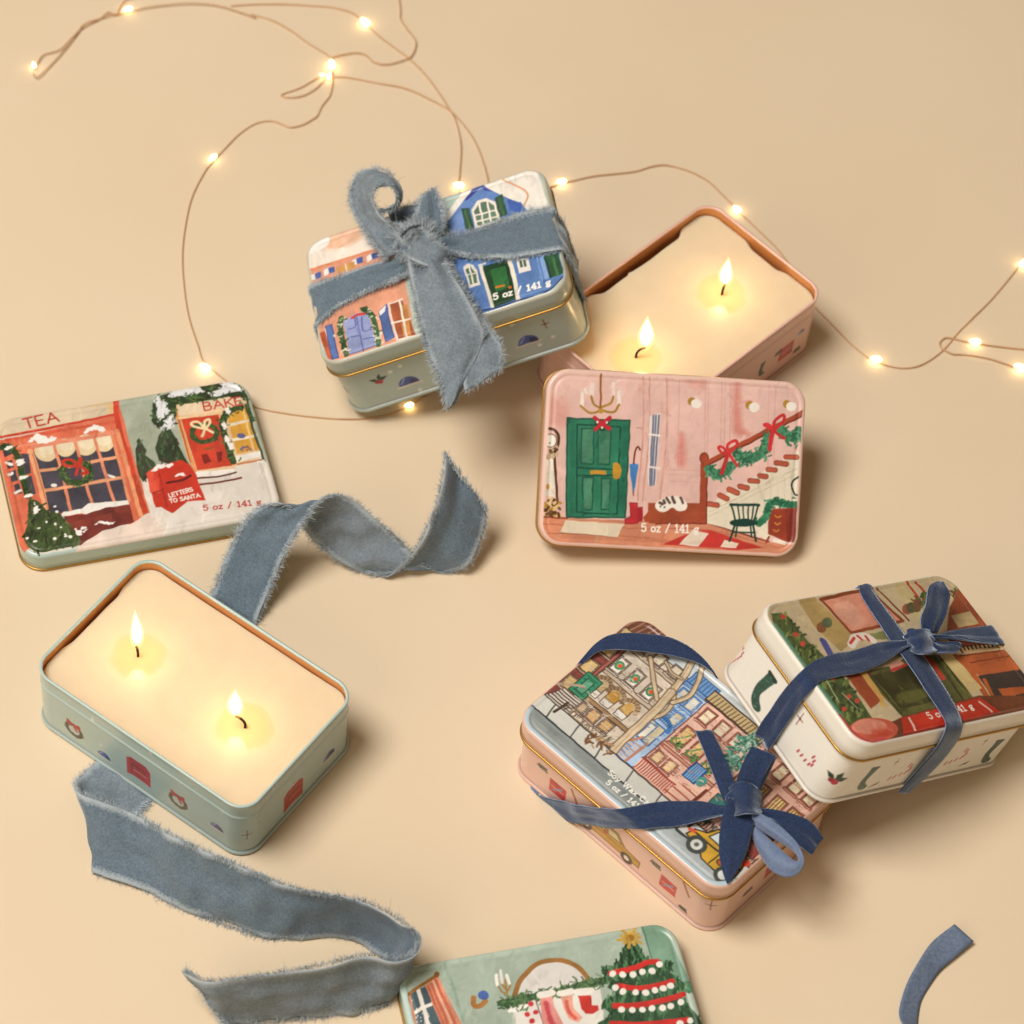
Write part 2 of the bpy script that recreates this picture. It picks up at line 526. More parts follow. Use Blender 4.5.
def art_shops(cv):
    inner(cv, .13, '#d9d0c4')
    d = (0, 360, 3.531); a = (0, 360, 6.827); b = (140, 360, 6.827); c = (0, 440, 6.827)
    G1, G2, G3 = '#3d542c', '#2c3f22', '#58703a'
    # sky
    cv.crop(*d).poly([(395, 130), (560, 95), (900, 55), (985, 400), (700, 430), (500, 430)], '#a6ad9a', 1, .1)
    cv.poly([(470, 210), (520, 150), (560, 160), (560, 330), (450, 290)], '#959d88', .7, .15, True, .2)
    cv.poly([(505, 430), (560, 395), (700, 400), (830, 350), (930, 330), (1010, 500), (960, 560), (260, 690), (300, 640), (530, 560)], '#dad1c6', 1, .06)
    # fir trees
    for P in ([(490, 275), (518, 320), (512, 335), (545, 360), (552, 380), (505, 430), (485, 400), (478, 320)],
              [(590, 225), (632, 290), (628, 300), (668, 370), (640, 380), (560, 355), (548, 310), (560, 270)]):
        cv.poly(P, '#37452f', 1, .25); cv.dabs(P, 34, 22, 6, ['#44573a', '#2c3328', '#4a3a38', '#55704a'], .8, 80, 3)
    # tea shop
    cv.poly([(-10, 285), (395, 200), (400, 140), (416, 140), (540, 580), (470, 580), (250, 560), (80, 680), (40, 600)], '#d8694a', 1, .14)
    cv.poly([(-20, 210), (30, 196), (398, 140), (412, 190), (0, 275)], '#d6c2a4', 1, .08)
    cv.poly([(300, 163), (398, 148), (408, 185), (385, 192), (380, 160)], '#dfae68', .7, .1, False, .15)
    cv.stroke([(0, 272), (200, 235), (408, 192)], 11, '#c63d28')
    cv.crop(*a).stroke([(790, 270), (815, 470), (1010, 1100)], 34, '#c93f29', 1, .2)
    cv.stroke([(800, 480), (960, 1060)], 26, '#e39a6c', .9, .2); cv.stroke([(880, 600), (985, 1060)], 12, '#b84a30', .7)
    cv.stroke([(40, 545), (780, 420)], 22, '#cf5138', .7, .2); cv.stroke([(120, 590), (780, 480)], 16, '#e08d6c', .7, .2)
    cv.poly([(225, 625), (770, 525), (885, 960), (330, 1060)], '#45414c', 1, .25)
    for x, y, rx, ry in ((318, 618, 84, 74), (448, 598, 66, 62), (585, 580, 78, 72), (705, 560, 74, 66)):
        cv.ell((x, y), rx, ry, '#dcc49a', 1, .1); cv.ell((x + 6, y - 14), rx * .7, ry * .6, '#e3d4b6', .8, .1)
    cv.stroke([(225, 590), (770, 500)], 30, '#e0866a', 1, .15)
    for P in ([(370, 585), (430, 800), (482, 1040)], [(512, 555), (570, 770), (632, 1000)], [(645, 540), (712, 750), (782, 980)]):
        cv.stroke(P, 20, '#dd8462', 1, .15)
    for P in ([(255, 757), (420, 735), (800, 662)], [(305, 892), (560, 850), (840, 800)]):
        cv.stroke(P, 24, '#e49a70', 1, .15)
    cv.stroke([(205, 620), (262, 800), (320, 1040)], 38, '#e9a274', 1, .15); cv.stroke([(222, 640), (335, 1030)], 8, '#b85636', .8)
    cv.stroke([(765, 520), (830, 760), (880, 960)], 20, '#e08c64', 1, .15)
    cv.ell((370, 855), 22, 12, '#e6ddd6'); cv.poly([(730, 775), (790, 795), (785, 808), (745, 800)], '#e6ddd6')
    for P in ([(15, 590), (70, 580), (85, 640), (30, 660)], [(40, 690), (80, 680), (95, 730), (55, 740)], [(65, 760), (105, 750), (125, 820), (80, 830)], [(95, 850), (130, 840), (150, 910), (110, 915)],
              [(140, 640), (195, 640), (210, 770), (175, 780)], [(180, 800), (215, 790), (245, 910), (200, 930)]):
        cv.poly(P, '#3f3c47', 1, .3)
    for P in ([(45, 700), (80, 712)], [(62, 780), (82, 770)], [(105, 905), (140, 890)]): cv.stroke(P, 22, '#e6dcd4')
    cv.stroke([(0, 600), (60, 590), (120, 660), (155, 800), (190, 930)], 40, G2, 1, .3)
    cv.dabs(('line', [(0, 595), (60, 590), (120, 660), (155, 800), (190, 930)], 34), 70, 26, 9, [G1, G2, G3], .9, None, 5)
    for q in ((60, 600), (135, 690), (160, 800), (195, 925), (140, 705)): cv.snow([(q[0] - 22, q[1] + 6), q, (q[0] + 22, q[1] - 8)], 28)
    t = [(520 + 95 * cos(k), 765 + 72 * sin(k)) for k in np.linspace(0, 6.3, 14)]
    cv.stroke(t, 46, '#34492a', 1, .3); cv.dabs(('line', t, 40), 90, 24, 8, [G1, G2, G3, '#6a8048'], .9, None, 6)
    for P in ([(535, 720), (480, 680), (430, 690), (450, 720), (530, 722)], [(530, 720), (545, 670), (555, 690), (540, 725)], [(530, 725), (520, 780)], [(540, 720), (600, 765), (560, 775)]):
        cv.stroke(P, 20, '#c73528', 1, .15)
    cv.crop(*c).poly([(410, 520), (430, 490), (560, 470), (600, 435), (870, 408), (885, 440), (720, 462), (595, 512), (560, 500), (440, 520), (450, 560)], '#e9e3dc', 1, .05)
    cv.poly([(430, 522), (595, 505), (720, 462), (885, 440), (915, 560), (700, 620), (545, 720), (480, 590)], '#74302a', 1, .25)
    for P in ([(500, 555), (620, 530), (625, 580), (520, 600)], [(780, 455), (880, 450), (885, 490), (790, 500)], [(640, 520), (760, 500), (770, 555), (650, 575)]):
        cv.poly(P, '#8a3c30', .7, .2)
    cv.snow([(655, 580), (690, 560), (740, 570), (780, 562)], 24); cv.snow([(520, 610), (540, 640), (560, 600), (595, 605)], 24)
    cv.poly([(530, 740), (600, 680), (700, 630), (850, 590), (930, 550), (1030, 500), (1100, 640), (560, 760)], '#e2cdbf', 1, .08, True)
    cv.crop(*a).snow([(578, 502), (610, 478), (650, 458), (690, 470), (725, 478)], 40); cv.snow([(200, 552), (240, 530), (290, 548), (340, 538), (385, 528)], 46); cv.snow([(225, 540), (265, 518), (300, 535)], 36)
    # bush
    P = [(200, 420), (255, 415), (330, 490), (400, 500), (470, 580), (550, 700), (400, 740), (260, 765), (165, 680), (190, 560)]
    cv.crop(*c).poly(P, '#3f4f2b', 1, .25, True); cv.dabs(P, 150, 60, 12, ['#2f3d22', '#4d6034', '#5f6e3e', '#39482a', '#262c20'], .8, 60, 9)
    for Q in ([(240, 430), (250, 480), (235, 500)], [(270, 600), (325, 565)], [(370, 450), (385, 490)], [(375, 670), (440, 645)], [(450, 660), (480, 665)], [(190, 670), (240, 690)], [(380, 575), (420, 585)], [(520, 605), (540, 640), (590, 605)]):
        cv.snow(Q, 27)
    # bakery
    cv.crop(*b).poly([(220, 312), (430, 262), (710, 225), (840, 660), (660, 720), (640, 745), (385, 770), (330, 690)], '#e0bb90', 1, .12)
    cv.poly([(235, 318), (700, 235), (715, 300), (265, 385)], '#dcc6a6', 1, .08)
    cv.stroke([(240, 320), (290, 500), (375, 760)], 24, '#d98b4e', .9); cv.stroke([(262, 410), (345, 700)], 9, '#a85a34')
    cv.poly([(278, 402), (540, 372), (632, 720), (392, 755)], '#cb3f29', 1, .14)
    cv.stroke([(268, 398), (545, 362)], 13, '#e6c596'); cv.stroke([(545, 370), (640, 715)], 14, '#e0a868')
    for P in ([(415, 650), (455, 640), (490, 690), (440, 710)], [(520, 630), (565, 622), (560, 690), (535, 700)]): cv.poly(P, '#7d2520', 1, .2)
    cv.stroke([(440, 607), (495, 598)], 10, '#5f5a28')
    t = [(440 + 86 * cos(k), 498 + 60 * sin(k)) for k in np.linspace(0, 6.3, 14)]
    cv.stroke(t, 32, '#39512c', 1, .3); cv.dabs(('line', t, 24), 60, 20, 7, [G1, G2, G3], .9, None, 8)
    for P in ([(440, 470), (400, 425), (350, 430), (370, 455), (440, 470)], [(440, 470), (440, 420), (470, 405), (475, 430), (445, 470)], [(440, 470), (425, 520)], [(450, 470), (500, 495)]):
        cv.stroke(P, 17, '#e8d3a4')
    cv.poly([(600, 405), (625, 345), (690, 305), (735, 330), (815, 610), (662, 640)], '#d59c38', 1, .14)
    for P in ([(615, 440), (750, 412)], [(640, 545), (790, 515)]): cv.stroke(P, 22, '#e2d6bc')
    cv.stroke([(700, 320), (775, 610)], 14, '#e3bb7c')
    cv.ell((690, 517), 28, 18, '#5a5a86'); cv.dabs([(665, 600), (760, 580), (765, 610), (670, 625)], 16, 14, 8, ['#a0522c', '#5a5a86', '#c9783a'], 1, None, 3)
    cv.poly([(655, 655), (820, 620), (840, 655), (665, 700)], '#e9e2d8'); cv.stroke([(668, 712), (830, 680)], 14, '#c8743c')
    cv.stroke([(690, 320), (610, 350), (568, 410), (575, 500), (605, 600), (640, 695)], 42, G2, 1, .3)
    cv.dabs(('line', [(690, 320), (610, 350), (568, 410), (575, 500), (605, 600), (640, 695)], 40), 90, 26, 9, [G1, G2, G3], .9, None, 11)
    for q in ((600, 345), (575, 450), (592, 545), (618, 590)): cv.snow([(q[0] - 8, q[1] - 24), q, (q[0] + 10, q[1] + 22)], 30)
    P = [(85, 300), (110, 250), (300, 200), (560, 135), (660, 150), (730, 240), (780, 420), (760, 420), (720, 260), (600, 250), (420, 285), (250, 305), (240, 420), (200, 490), (130, 470), (85, 420)]
    cv.poly(P, '#30452a', 1, .3); cv.dabs(P, 160, 34, 12, [G1, G2, G3, '#33291f'], .9, None, 12)
    for P in ([(110, 270), (140, 260), (195, 350), (150, 390), (120, 400)], [(205, 235), (260, 195), (380, 175), (425, 215), (330, 235), (220, 250)], [(480, 225), (560, 190), (570, 140), (620, 140), (690, 200), (600, 225), (520, 250)], [(150, 470), (190, 390), (225, 400), (215, 460)]):
        cv.poly(P, '#dcdcdf', 1, .05, True); cv.dabs([tuple(p) for p in P], 12, 26, 14, ['#e6e6e8', '#cfd2d4'], .9, 20, len(P)); cv.dabs(('line', P + [P[0]], 14), 34, 22, 8, ['#30452a', '#dcdcdf', '#e6e6e8'], .9, None, 5)
    cv.stroke([(720, 300), (790, 520), (850, 690)], 16, '#2f3d28', .9); cv.poly([(800, 690), (850, 680), (870, 760)], '#e4dbce')
    cv.poly([(375, 765), (640, 742), (665, 775), (400, 812)], '#e6dfd6', 1, .05)
    cv.stroke([(395, 806), (560, 790), (655, 765)], 13, '#5b2a26'); cv.stroke([(412, 848), (560, 830), (690, 802)], 15, '#6d2a26')
    # letter box
    cv.crop(*d).poly([(515, 402), (540, 380), (640, 352), (672, 372), (692, 405), (728, 500), (660, 500), (612, 545), (568, 520), (548, 520)], '#c93322', 1, .12)
    cv.poly([(517, 400), (540, 385), (562, 450), (568, 470), (530, 470)], '#d9503a', .9, .15); cv.stroke([(540, 470), (580, 455)], 6, '#a02419')
    cv.stroke([(560, 395), (590, 520)], 5, '#a02419', .8)
    cv.stroke([(590, 434), (640, 425), (672, 408)], 9, '#5a1a17'); cv.snow([(535, 390), (560, 378), (585, 374), (612, 368)], 20); cv.snow([(618, 410), (636, 404), (655, 408)], 13)
    cv.poly([(575, 545), (612, 540), (660, 500), (735, 495), (760, 560), (560, 590)], '#dcd3c9', 1, .05)
    cv.crop(*a).text('TEA', (175, 468), (404, 416), .52, .085, '#b8382c')
    cv.crop(*b).text('BAKE', (442, 345), (700, 302), .42, .07, '#c23a2c')
    cv.text('LETTERS', (204, 938), (362, 894), .2, .048, '#ece0d6').text('TO SANTA', (206, 976), (412, 934), .19, .048, '#ece0d6')
    cv.text('5 oz / 141 g', (436, 1028), (826, 984), .27, .058, '#b8443c', True)


def art_foyer(cv):
    inner(cv, .02, '#e6bfb2', .05)
    a = (530, 360, 5.12); b = (660, 360, 5.12); z = (520, 360, 3.413)
    inner(cv, .22, '#e2b8ae', .07)
    # panelled pink wall
    cv.crop(*a)
    for x0, x1 in ((612, 600), (700, 690), (580, 575)): cv.stroke([(x0, 85), (x0 - 2, 400), (x1 - 25, 720)], 7, '#c98474', .7)
    cv.poly([(100, 200), (190, 220), (185, 330), (100, 330)], '#d98c7c', .5, .1, True, .4)
    cv.crop(*b)
    for x0 in (45, 100, 235, 250, 318, 335, 362, 560, 590): cv.stroke([(x0, 95), (x0 - 4, 300), (x0 - 8, 560)], 4, '#cb8d82', .55)
    for y0 in (560, 585, 620, 100): cv.stroke([(50, y0), (230, y0 + 8)], 4, '#c98a7f', .5)
    for P in ([(385, 100), (410, 110), (420, 330), (470, 380), (400, 390), (372, 340)], [(100, 380), (125, 400), (130, 530), (105, 545), (88, 500)]):
        cv.poly(P, '#cd6a5c', .6, .2, True, .25)
    cv.poly([(140, 100), (230, 105), (225, 150), (150, 130)], '#d08678', .5, .2, True, .3)
    for x, y in ((165, 212), (460, 230), (650, 225)):
        cv.ell((x - 2, y), 20, 22, '#ad7f2e'); cv.ell((x + 22, y + 12), 28, 24, '#efe6dc', 1, .04)
    # chandelier
    cv.crop(*a)
    for x, y0, y1 in ((268, 235, 168), (318, 182, 122), (426, 185, 122), (456, 225, 165)): cv.stroke([(x, y0), (x, y1)], 16, '#ecdcd0', 1, .05)
    for P in ([(262, 235), (300, 268), (335, 268), (362, 256), (400, 268), (435, 262), (457, 228)], [(314, 185), (326, 225), (362, 246)], [(426, 188), (412, 225), (370, 240)]):
        cv.stroke(P, 11, '#a97f33')
    cv.stroke([(362, 70), (362, 250)], 10, '#a0632c'); cv.ell((362, 260), 16, 13, '#b98a34')
    # door
    cv.poly([(190, 298), (512, 310), (487, 806), (187, 806)], '#2c7a5c', 1, .16)
    for P in ([(205, 310), (230, 310), (225, 795), (200, 795)], [(470, 330), (505, 325), (485, 790), (455, 790)]): cv.poly(P, '#1d6650', .6, .25, False, .1)
    for P in ([(265, 350), (325, 350), (325, 532), (262, 532)], [(348, 355), (414, 360), (407, 535), (346, 532)], [(272, 600), (324, 600), (316, 765), (270, 765)], [(366, 603), (413, 606), (405, 765), (365, 765)]):
        cv.poly(P, '#4d8a6c', .9, .25); Q = P + [P[0]]
        cv.stroke(Q, 7, '#175544', .9, .1, False)
    for P in ([(240, 330), (462, 342), (448, 788), (240, 780), (240, 330)], [(190, 298), (512, 310), (487, 806), (187, 806), (190, 298)], [(245, 552), (445, 560)], [(245, 590), (440, 592)]):
        cv.stroke(P, 8, '#134a3c', .9, .1, False)
    cv.poly([(308, 564), (390, 566), (388, 586), (308, 584)], '#c28a2e'); cv.poly([(425, 530), (454, 530), (468, 570), (458, 606), (428, 604)], '#c08c2c', 1, .2, True)
    cv.ell((348, 322), 16, 15, '#1c3d2a'); cv.ell((392, 320), 15, 14, '#1c3d2a'); cv.ell((370, 350), 16, 14, '#1c3d2a')
    for P in ([(332, 296), (370, 325), (408, 350)], [(408, 296), (370, 325), (334, 355)]): cv.stroke(P, 19, '#c92833')
    for q in ((346, 318), (394, 318), (370, 346)): cv.ell(q, 6, 6, '#e8e0d8')
    # clock
    cv.stroke([(85, 350), (125, 358), (148, 400), (140, 445), (105, 465)], 13, '#55371f'); cv.ell((106, 412), 32, 34, '#e9e2d8', 1, .04, 0, '#6b4a2c', .04); cv.ell((102, 424), 4, 4, '#222222')
    cv.poly([(85, 495), (122, 492), (136, 706), (76, 696)], '#e4d9c8'); cv.stroke([(126, 495), (140, 706)], 12, '#5b3a22')
    cv.dabs([(85, 455), (140, 455), (135, 495), (85, 495)], 16, 22, 12, ['#5b3a22', '#75502e', '#c2a888'], 1, None, 2)
    cv.ell((92, 650), 10, 15, '#bd8730'); cv.dabs([(74, 712), (150, 715), (155, 810), (78, 800)], 40, 24, 13, ['#5b3a22', '#b8862f', '#75502e', '#d9b878'], 1, None, 4)
    # umbrella, barred window
    cv.poly([(612, 288), (668, 272), (642, 646), (604, 642)], '#e6d8d2', 1, .05)
    for x0, x1 in ((632, 614), (645, 622), (660, 634)): cv.stroke([(x0, 285), (x1, 640)], 9, '#6d7590')
    for y in (380, 548): cv.stroke([(608, y), (665, y + 5)], 9, '#e6d8d2')
    cv.poly([(508, 535), (532, 528), (556, 535), (534, 680), (527, 680)], '#3f80c4', 1, .15); cv.stroke([(532, 530), (540, 465), (552, 445), (564, 460)], 8, '#6b2f22'); cv.stroke([(530, 672), (530, 694)], 6, '#7a4a40')
    cv.stroke([(545, 345), (575, 350)], 6, '#a88a88', .7)
    # floor
    cv.crop(*z).poly([(55, 533), (160, 540), (420, 550), (640, 558), (850, 622), (960, 632), (960, 700), (55, 700)], '#cf8464', 1, .14)
    for P in ([(80, 560), (400, 575), (640, 580), (880, 640)], [(95, 590), (420, 605), (700, 640)], [(350, 600), (640, 640)]): cv.stroke(P, 3, '#a85a42', .7)
    cv.stroke([(60, 533), (160, 541)], 5, '#8a3a28'); cv.stroke([(640, 557), (850, 620)], 5, '#7a3424')
    inner_cut = None
    cv.crop(*a).poly([(180, 820), (482, 840), (447, 906), (153, 882)], '#ddcdb4', 1, .06); cv.stroke([(153, 884), (447, 908)], 5, '#9a6a50', .8)
    cv.poly([(578, 805), (655, 728), (900, 735), (900, 840), (585, 830)], '#a64a2e', 1, .18)
    cv.crop(*b).poly([(-60, 730), (222, 738), (236, 836), (-60, 836)], '#a64a2e', 1, .18); cv.stroke([(-20, 838), (235, 838)], 7, '#7d3322')
    cv.crop(*a).poly([(508, 732), (550, 732), (553, 836), (485, 838), (484, 815), (516, 800)], '#c32b35', 1, .12, False, 0, '#8a1a20', .03); cv.poly([(552, 752), (579, 750), (576, 826), (552, 830)], '#a3222a')
    # cat
    cv.crop(*z).ell((488, 497), 27, 22, '#ece4da'); cv.poly([(470, 490), (500, 468), (540, 466), (570, 488), (565, 512), (540, 515), (520, 505), (490, 517)], '#ece4da', 1, .05, True)
    for P in ([(500, 472), (512, 488)], [(520, 468), (528, 488)], [(548, 470), (556, 488)], [(476, 486), (486, 492)], [(490, 480), (494, 488)]): cv.stroke(P, 9, '#5d4a40')
    cv.ell((480, 500), 3, 3, '#222222'); cv.ell((494, 502), 3, 3, '#222222')
    # stairs
    cv.crop(*b).poly([(240, 742), (700, 470), (800, 470), (800, 800), (560, 915), (236, 836)], '#e4d9c2', 1, .06)
    for P in ([(250, 780), (470, 670), (700, 555)], [(250, 800), (480, 690), (700, 585)]): cv.stroke(P, 5, '#c2b49c', .8)
    for x in (530, 565, 600, 635, 670): cv.stroke([(x, 640 - (x - 530) * .45), (x + 6, 740)], 5, '#cbbba2', .7)
    for P in ([(245, 738), (295, 742)], [(308, 692), (345, 710)], [(352, 663), (395, 680)], [(408, 648), (448, 655)], [(460, 618), (500, 622)], [(512, 592), (545, 597)], [(555, 560), (590, 563)], [(595, 527), (648, 532)], [(645, 495), (700, 498)]):
        cv.stroke(P, 26, '#8f3826'); cv.stroke(P, 18, '#b9573e')
    cv.poly([(208, 528), (242, 528), (233, 838), (199, 832)], '#a5462c', 1, .16); cv.stroke([(242, 540), (236, 836)], 6, '#6d2a1c'); cv.ell((226, 502), 23, 26, '#a5462c', 1, .15, 0, '#6d2a1c', .04)
    cv.stroke([(240, 528), (480, 400), (735, 268)], 25, '#a8492f'); cv.stroke([(245, 540), (480, 414), (735, 284)], 7, '#6d2a1c')
    for P, n in (([(252, 560), (290, 588), (330, 570), (370, 540)], 45), ([(392, 478), (430, 505), (480, 500), (525, 470), (552, 400)], 80), ([(620, 355), (670, 395), (695, 395), (710, 360)], 50)):
        cv.stroke(P, 44, '#3f8460', 1, .2); cv.dabs(('line', P, 42), n, 26, 9, ['#2e6e4e', '#5a9c76', '#4a8c68', '#286044'], .9, None, n)
    for P, w in (([(348, 480), (318, 445), (298, 448), (312, 472), (346, 482)], 13), ([(350, 476), (345, 432), (385, 412), (396, 432), (356, 478)], 14), ([(345, 488), (330, 540), (315, 580)], 20), ([(358, 488), (394, 542)], 14),
                 ([(580, 356), (590, 310), (630, 280), (632, 312), (586, 356)], 15), ([(576, 356), (534, 334), (556, 330), (578, 352)], 13), ([(575, 364), (562, 458)], 22), ([(588, 366), (636, 400)], 15)):
        cv.stroke(P, w, '#cf3033', 1, .14)
    # chair, dresser, rug
    cv.stroke([(505, 835), (545, 800), (556, 750), (590, 725), (640, 738), (720, 742)], 34, '#2f7c5a', 1, .25); cv.dabs(('line', [(505, 835), (545, 800), (556, 750), (590, 725), (640, 738), (720, 742)], 30), 60, 24, 8, ['#246a4c', '#48946e', '#1f5a40'], .9, None, 21)
    cv.poly([(575, 762), (720, 755), (720, 935), (640, 932), (553, 890), (552, 830)], '#9c3c28', 1, .18); cv.poly([(640, 765), (720, 760), (720, 930), (650, 925)], '#7d2a20', .7, .15)
    for q in ((605, 802), (602, 838), (595, 872)): cv.stroke([(q[0] - 14, q[1] - 5), (q[0], q[1] + 4), (q[0] + 14, q[1] - 4)], 7, '#c97a3c')
    cv.stroke([(708, 600), (682, 620), (676, 650), (690, 690), (712, 690)], 9, '#1d2c2a')
    cv.poly([(578, 912), (655, 932), (640, 948), (575, 930)], '#e8dccb'); cv.stroke([(560, 905), (545, 935)], 10, '#9c3c28')
    cv.poly([(185, 870), (262, 872), (530, 962), (400, 972), (10, 945)], '#c5342e', 1, .12)
    for P in ([(168, 868), (250, 888), (195, 955), (98, 945)], [(330, 922), (402, 938), (388, 962), (308, 958)]): cv.poly(P, '#e6d6c0', 1, .06)
    C_ = '#143c33'
    for P, w in (([(362, 740), (508, 742)], 13), ([(366, 745), (385, 818)], 9), ([(398, 745), (408, 815)], 7), ([(424, 745), (430, 815)], 7), ([(452, 745), (452, 815)], 7), ([(478, 745), (470, 815)], 7), ([(503, 745), (482, 818)], 9),
                 ([(382, 850), (357, 928)], 10), ([(478, 850), (493, 928)], 10), ([(395, 850), (388, 905)], 8), ([(464, 850), (470, 905)], 8), ([(372, 882), (486, 884)], 7)): cv.stroke(P, w, C_, 1, .05)
    cv.ell((428, 833), 72, 21, C_, 1, .15)
    # the pink rim of the print
    a_, b_ = TL / 2 + LO, TW / 2 + LO
    sd = rr_dist(cv.X, cv.Y, a_, b_, RC + .05)
    m = np.clip((.17 + .03 * cv.n1 - sd) / .05, 0, 1)[:, None]
    cv.C = cv.C * (1 - m) + srgb('#e6bfb1') * m
    cv.crop(*z).text('5 oz / 141 g', (415, 585), (608, 590), .33, .062, '#f2e8de', True)


def rr_dist(x, y, a, b, r):
    """distance inside a rounded rectangle (positive inside)"""
    qx = np.abs(x) - (a - r); qy = np.abs(y) - (b - r)
    return r - (np.hypot(np.maximum(qx, 0), np.maximum(qy, 0)) + np.minimum(np.maximum(qx, qy), 0))


def art_houses(cv):
    a = (290, 220, 5.12); b = (430, 160, 6.0235)
    inner(cv, .12, '#b6c2b4', .1)
    cv.crop(*b).poly([(-40, 190), (140, 150), (300, 90), (110, 400), (-60, 460)], '#a9bcb2', 1, .12)
    # salmon house
    cv.crop(*a).poly([(78, 160), (150, 70), (340, -20), (560, -60), (560, 150), (480, 160), (85, 265)], '#eee1d3', 1, .06)
    cv.poly([(130, 110), (240, 40), (340, 20), (370, 80), (300, 130), (180, 150)], '#e2a986', .8, .15, True, .3); cv.poly([(90, 160), (140, 95), (195, 85), (190, 130), (110, 170)], '#ece7e2', 1, .05, True)
    cv.poly([(86, 255), (480, 135), (560, 130), (640, 600), (560, 640), (210, 740), (150, 600)], '#e39c7c', 1, .15)
    cv.stroke([(80, 262), (280, 200), (490, 135)], 17, '#df8862', 1, .15)
    for x, y in ((135, 285), (205, 258), (350, 208), (425, 185)):
        cv.poly([(x - 34, y + 2), (x - 6, y - 18), (x + 2, y + 12), (x - 30, y + 30)], '#ece4de', 1, .04); cv.poly([(x - 12, y - 12), (x + 22, y - 22), (x + 24, y + 8), (x - 4, y + 18)], '#465ea6', 1, .2)
    cv.poly([(235, 245), (330, 212), (335, 245), (245, 275)], '#c8914c'); cv.stroke([(283, 226), (290, 262)], 7, '#e6d4b8')
    cv.poly([(150, 580), (178, 565), (225, 715), (195, 715)], '#c25c3c', 1, .2); cv.stroke([(180, 560), (228, 712)], 9, '#efe4da')
    for P in ([(180, 545), (214, 532), (248, 705), (216, 715)], [(455, 470), (492, 432), (532, 598), (488, 622)]): cv.poly(P, '#5670ac', 1, .2, False, 0, '#31478c', .04)
    cv.poly([(455, 470), (490, 435), (485, 470), (462, 490)], '#e8e6e8')
    cv.poly([(275, 520), (330, 480), (400, 465), (444, 640), (305, 692)], '#8b96c4', 1, .15)
    for P in ([(340, 500), (375, 670)], [(300, 560), (335, 545), (330, 500)], [(365, 500), (375, 565), (415, 560)], [(300, 690), (440, 640)], [(310, 600), (350, 590)], [(375, 610), (425, 600)]): cv.stroke(P, 7, '#4a5498', .8)
    for P in ([(262, 500), (262, 580), (288, 690)], [(375, 455), (420, 490), (440, 560), (455, 640)]):
        cv.stroke(P, 26, '#3c5c38', 1, .3); cv.dabs(('line', P, 24), 36, 20, 8, ['#2c4a2c', '#56784a', '#e6e2d4'], .9, None, 3)
    cv.stroke([(318, 502), (345, 485), (378, 480)], 16, '#c83a34')
    cv.poly([(505, 432), (572, 408), (650, 600), (545, 612)], '#b35c3a', 1, .25); cv.poly([(560, 440), (600, 430), (620, 590), (580, 600)], '#c98a48', .9, .2)
    for P in ([(503, 432), (548, 612)], [(560, 415), (598, 600)], [(522, 528), (615, 505)], [(505, 430), (575, 405)], [(545, 614), (640, 592)]): cv.stroke(P, 10, '#eee0d4')
    # blue house
    cv.crop(*b).poly([(80, 350), (235, 140), (310, 110), (440, 70), (640, 45), (720, 300), (560, 300), (430, 200), (300, 120)], '#e8e2d8', 1, .06)
    cv.poly([(100, 385), (180, 265), (292, 128), (400, 190), (540, 245), (800, 560), (810, 700), (700, 800), (520, 850), (300, 940), (180, 800)], '#5f82c0', 1, .15)
    cv.poly([(210, 240), (292, 128), (380, 185), (330, 180), (300, 165), (250, 220)], '#3a3f98', .9, .2, True); cv.poly([(470, 230), (545, 250), (540, 310), (490, 300)], '#3a55a6', .8, .2, True)
    cv.poly([(110, 400), (200, 300), (230, 430), (130, 450)], '#7592c8', .7, .15, True, .1)
    cv.stroke([(85, 370), (190, 230), (290, 110)], 42, '#ece5da', 1, .05); cv.stroke([(300, 110), (420, 180), (545, 232)], 52, '#ece5da', 1, .05)
    cv.stroke([(440, 118), (582, 195), (566, 275)], 11, '#d8976c')
    cv.poly([(250, 300), (285, 245), (340, 228), (390, 250), (415, 310), (422, 375), (272, 412)], '#ece2d6', 1, .04, False)
    cv.poly([(266, 310), (298, 260), (345, 245), (385, 272), (406, 365), (285, 396)], '#5d7866', 1, .2)
    for P in ([(298, 262), (322, 395)], [(344, 242), (368, 382)], [(264, 335), (405, 300)], [(276, 372), (410, 340)]): cv.stroke(P, 11, '#ece2d6')
    for P in ([(185, 290), (236, 290), (268, 420), (218, 425)], [(388, 230), (434, 203), (468, 325), (420, 350)]):
        cv.poly(P, '#31513c', 1, .2); cv.stroke([((P[0][0] + P[1][0]) / 2, (P[0][1] + P[1][1]) / 2 + 15), ((P[2][0] + P[3][0]) / 2, (P[2][1] + P[3][1]) / 2 - 12)], 12, '#4d7552', .8)
    cv.poly([(180, 590), (820, 500), (815, 680), (700, 800), (520, 850), (300, 940), (190, 820)], '#567bb8', 1, .16)
    cv.poly([(640, 560), (690, 555), (735, 700), (672, 730)], '#8caede', .8, .1, False, .1); cv.stroke([(650, 560), (690, 740)], 10, '#355aa6', .6)
    cv.poly([(198, 645), (225, 622), (258, 630), (285, 665), (302, 752), (238, 772)], '#e6ddd0', 1, .05); cv.poly([(215, 660), (245, 640), (278, 690), (285, 740), (243, 752)], '#56735c', 1, .2)
    for P in ([(236, 640), (262, 755)], [(215, 695), (285, 680)]): cv.stroke(P, 9, '#e6ddd0')
    cv.poly([(318, 640), (470, 600), (522, 832), (380, 888)], '#22402a', 1, .2); cv.poly([(365, 660), (455, 635), (480, 765), (395, 795)], '#2f6e3c', 1, .2)
    cv.stroke([(305, 640), (340, 760), (375, 890)], 20, '#e6dccc'); cv.stroke([(478, 600), (510, 720), (532, 840)], 24, '#e6dccc'); cv.stroke([(295, 632), (330, 622)], 12, '#e6dccc')
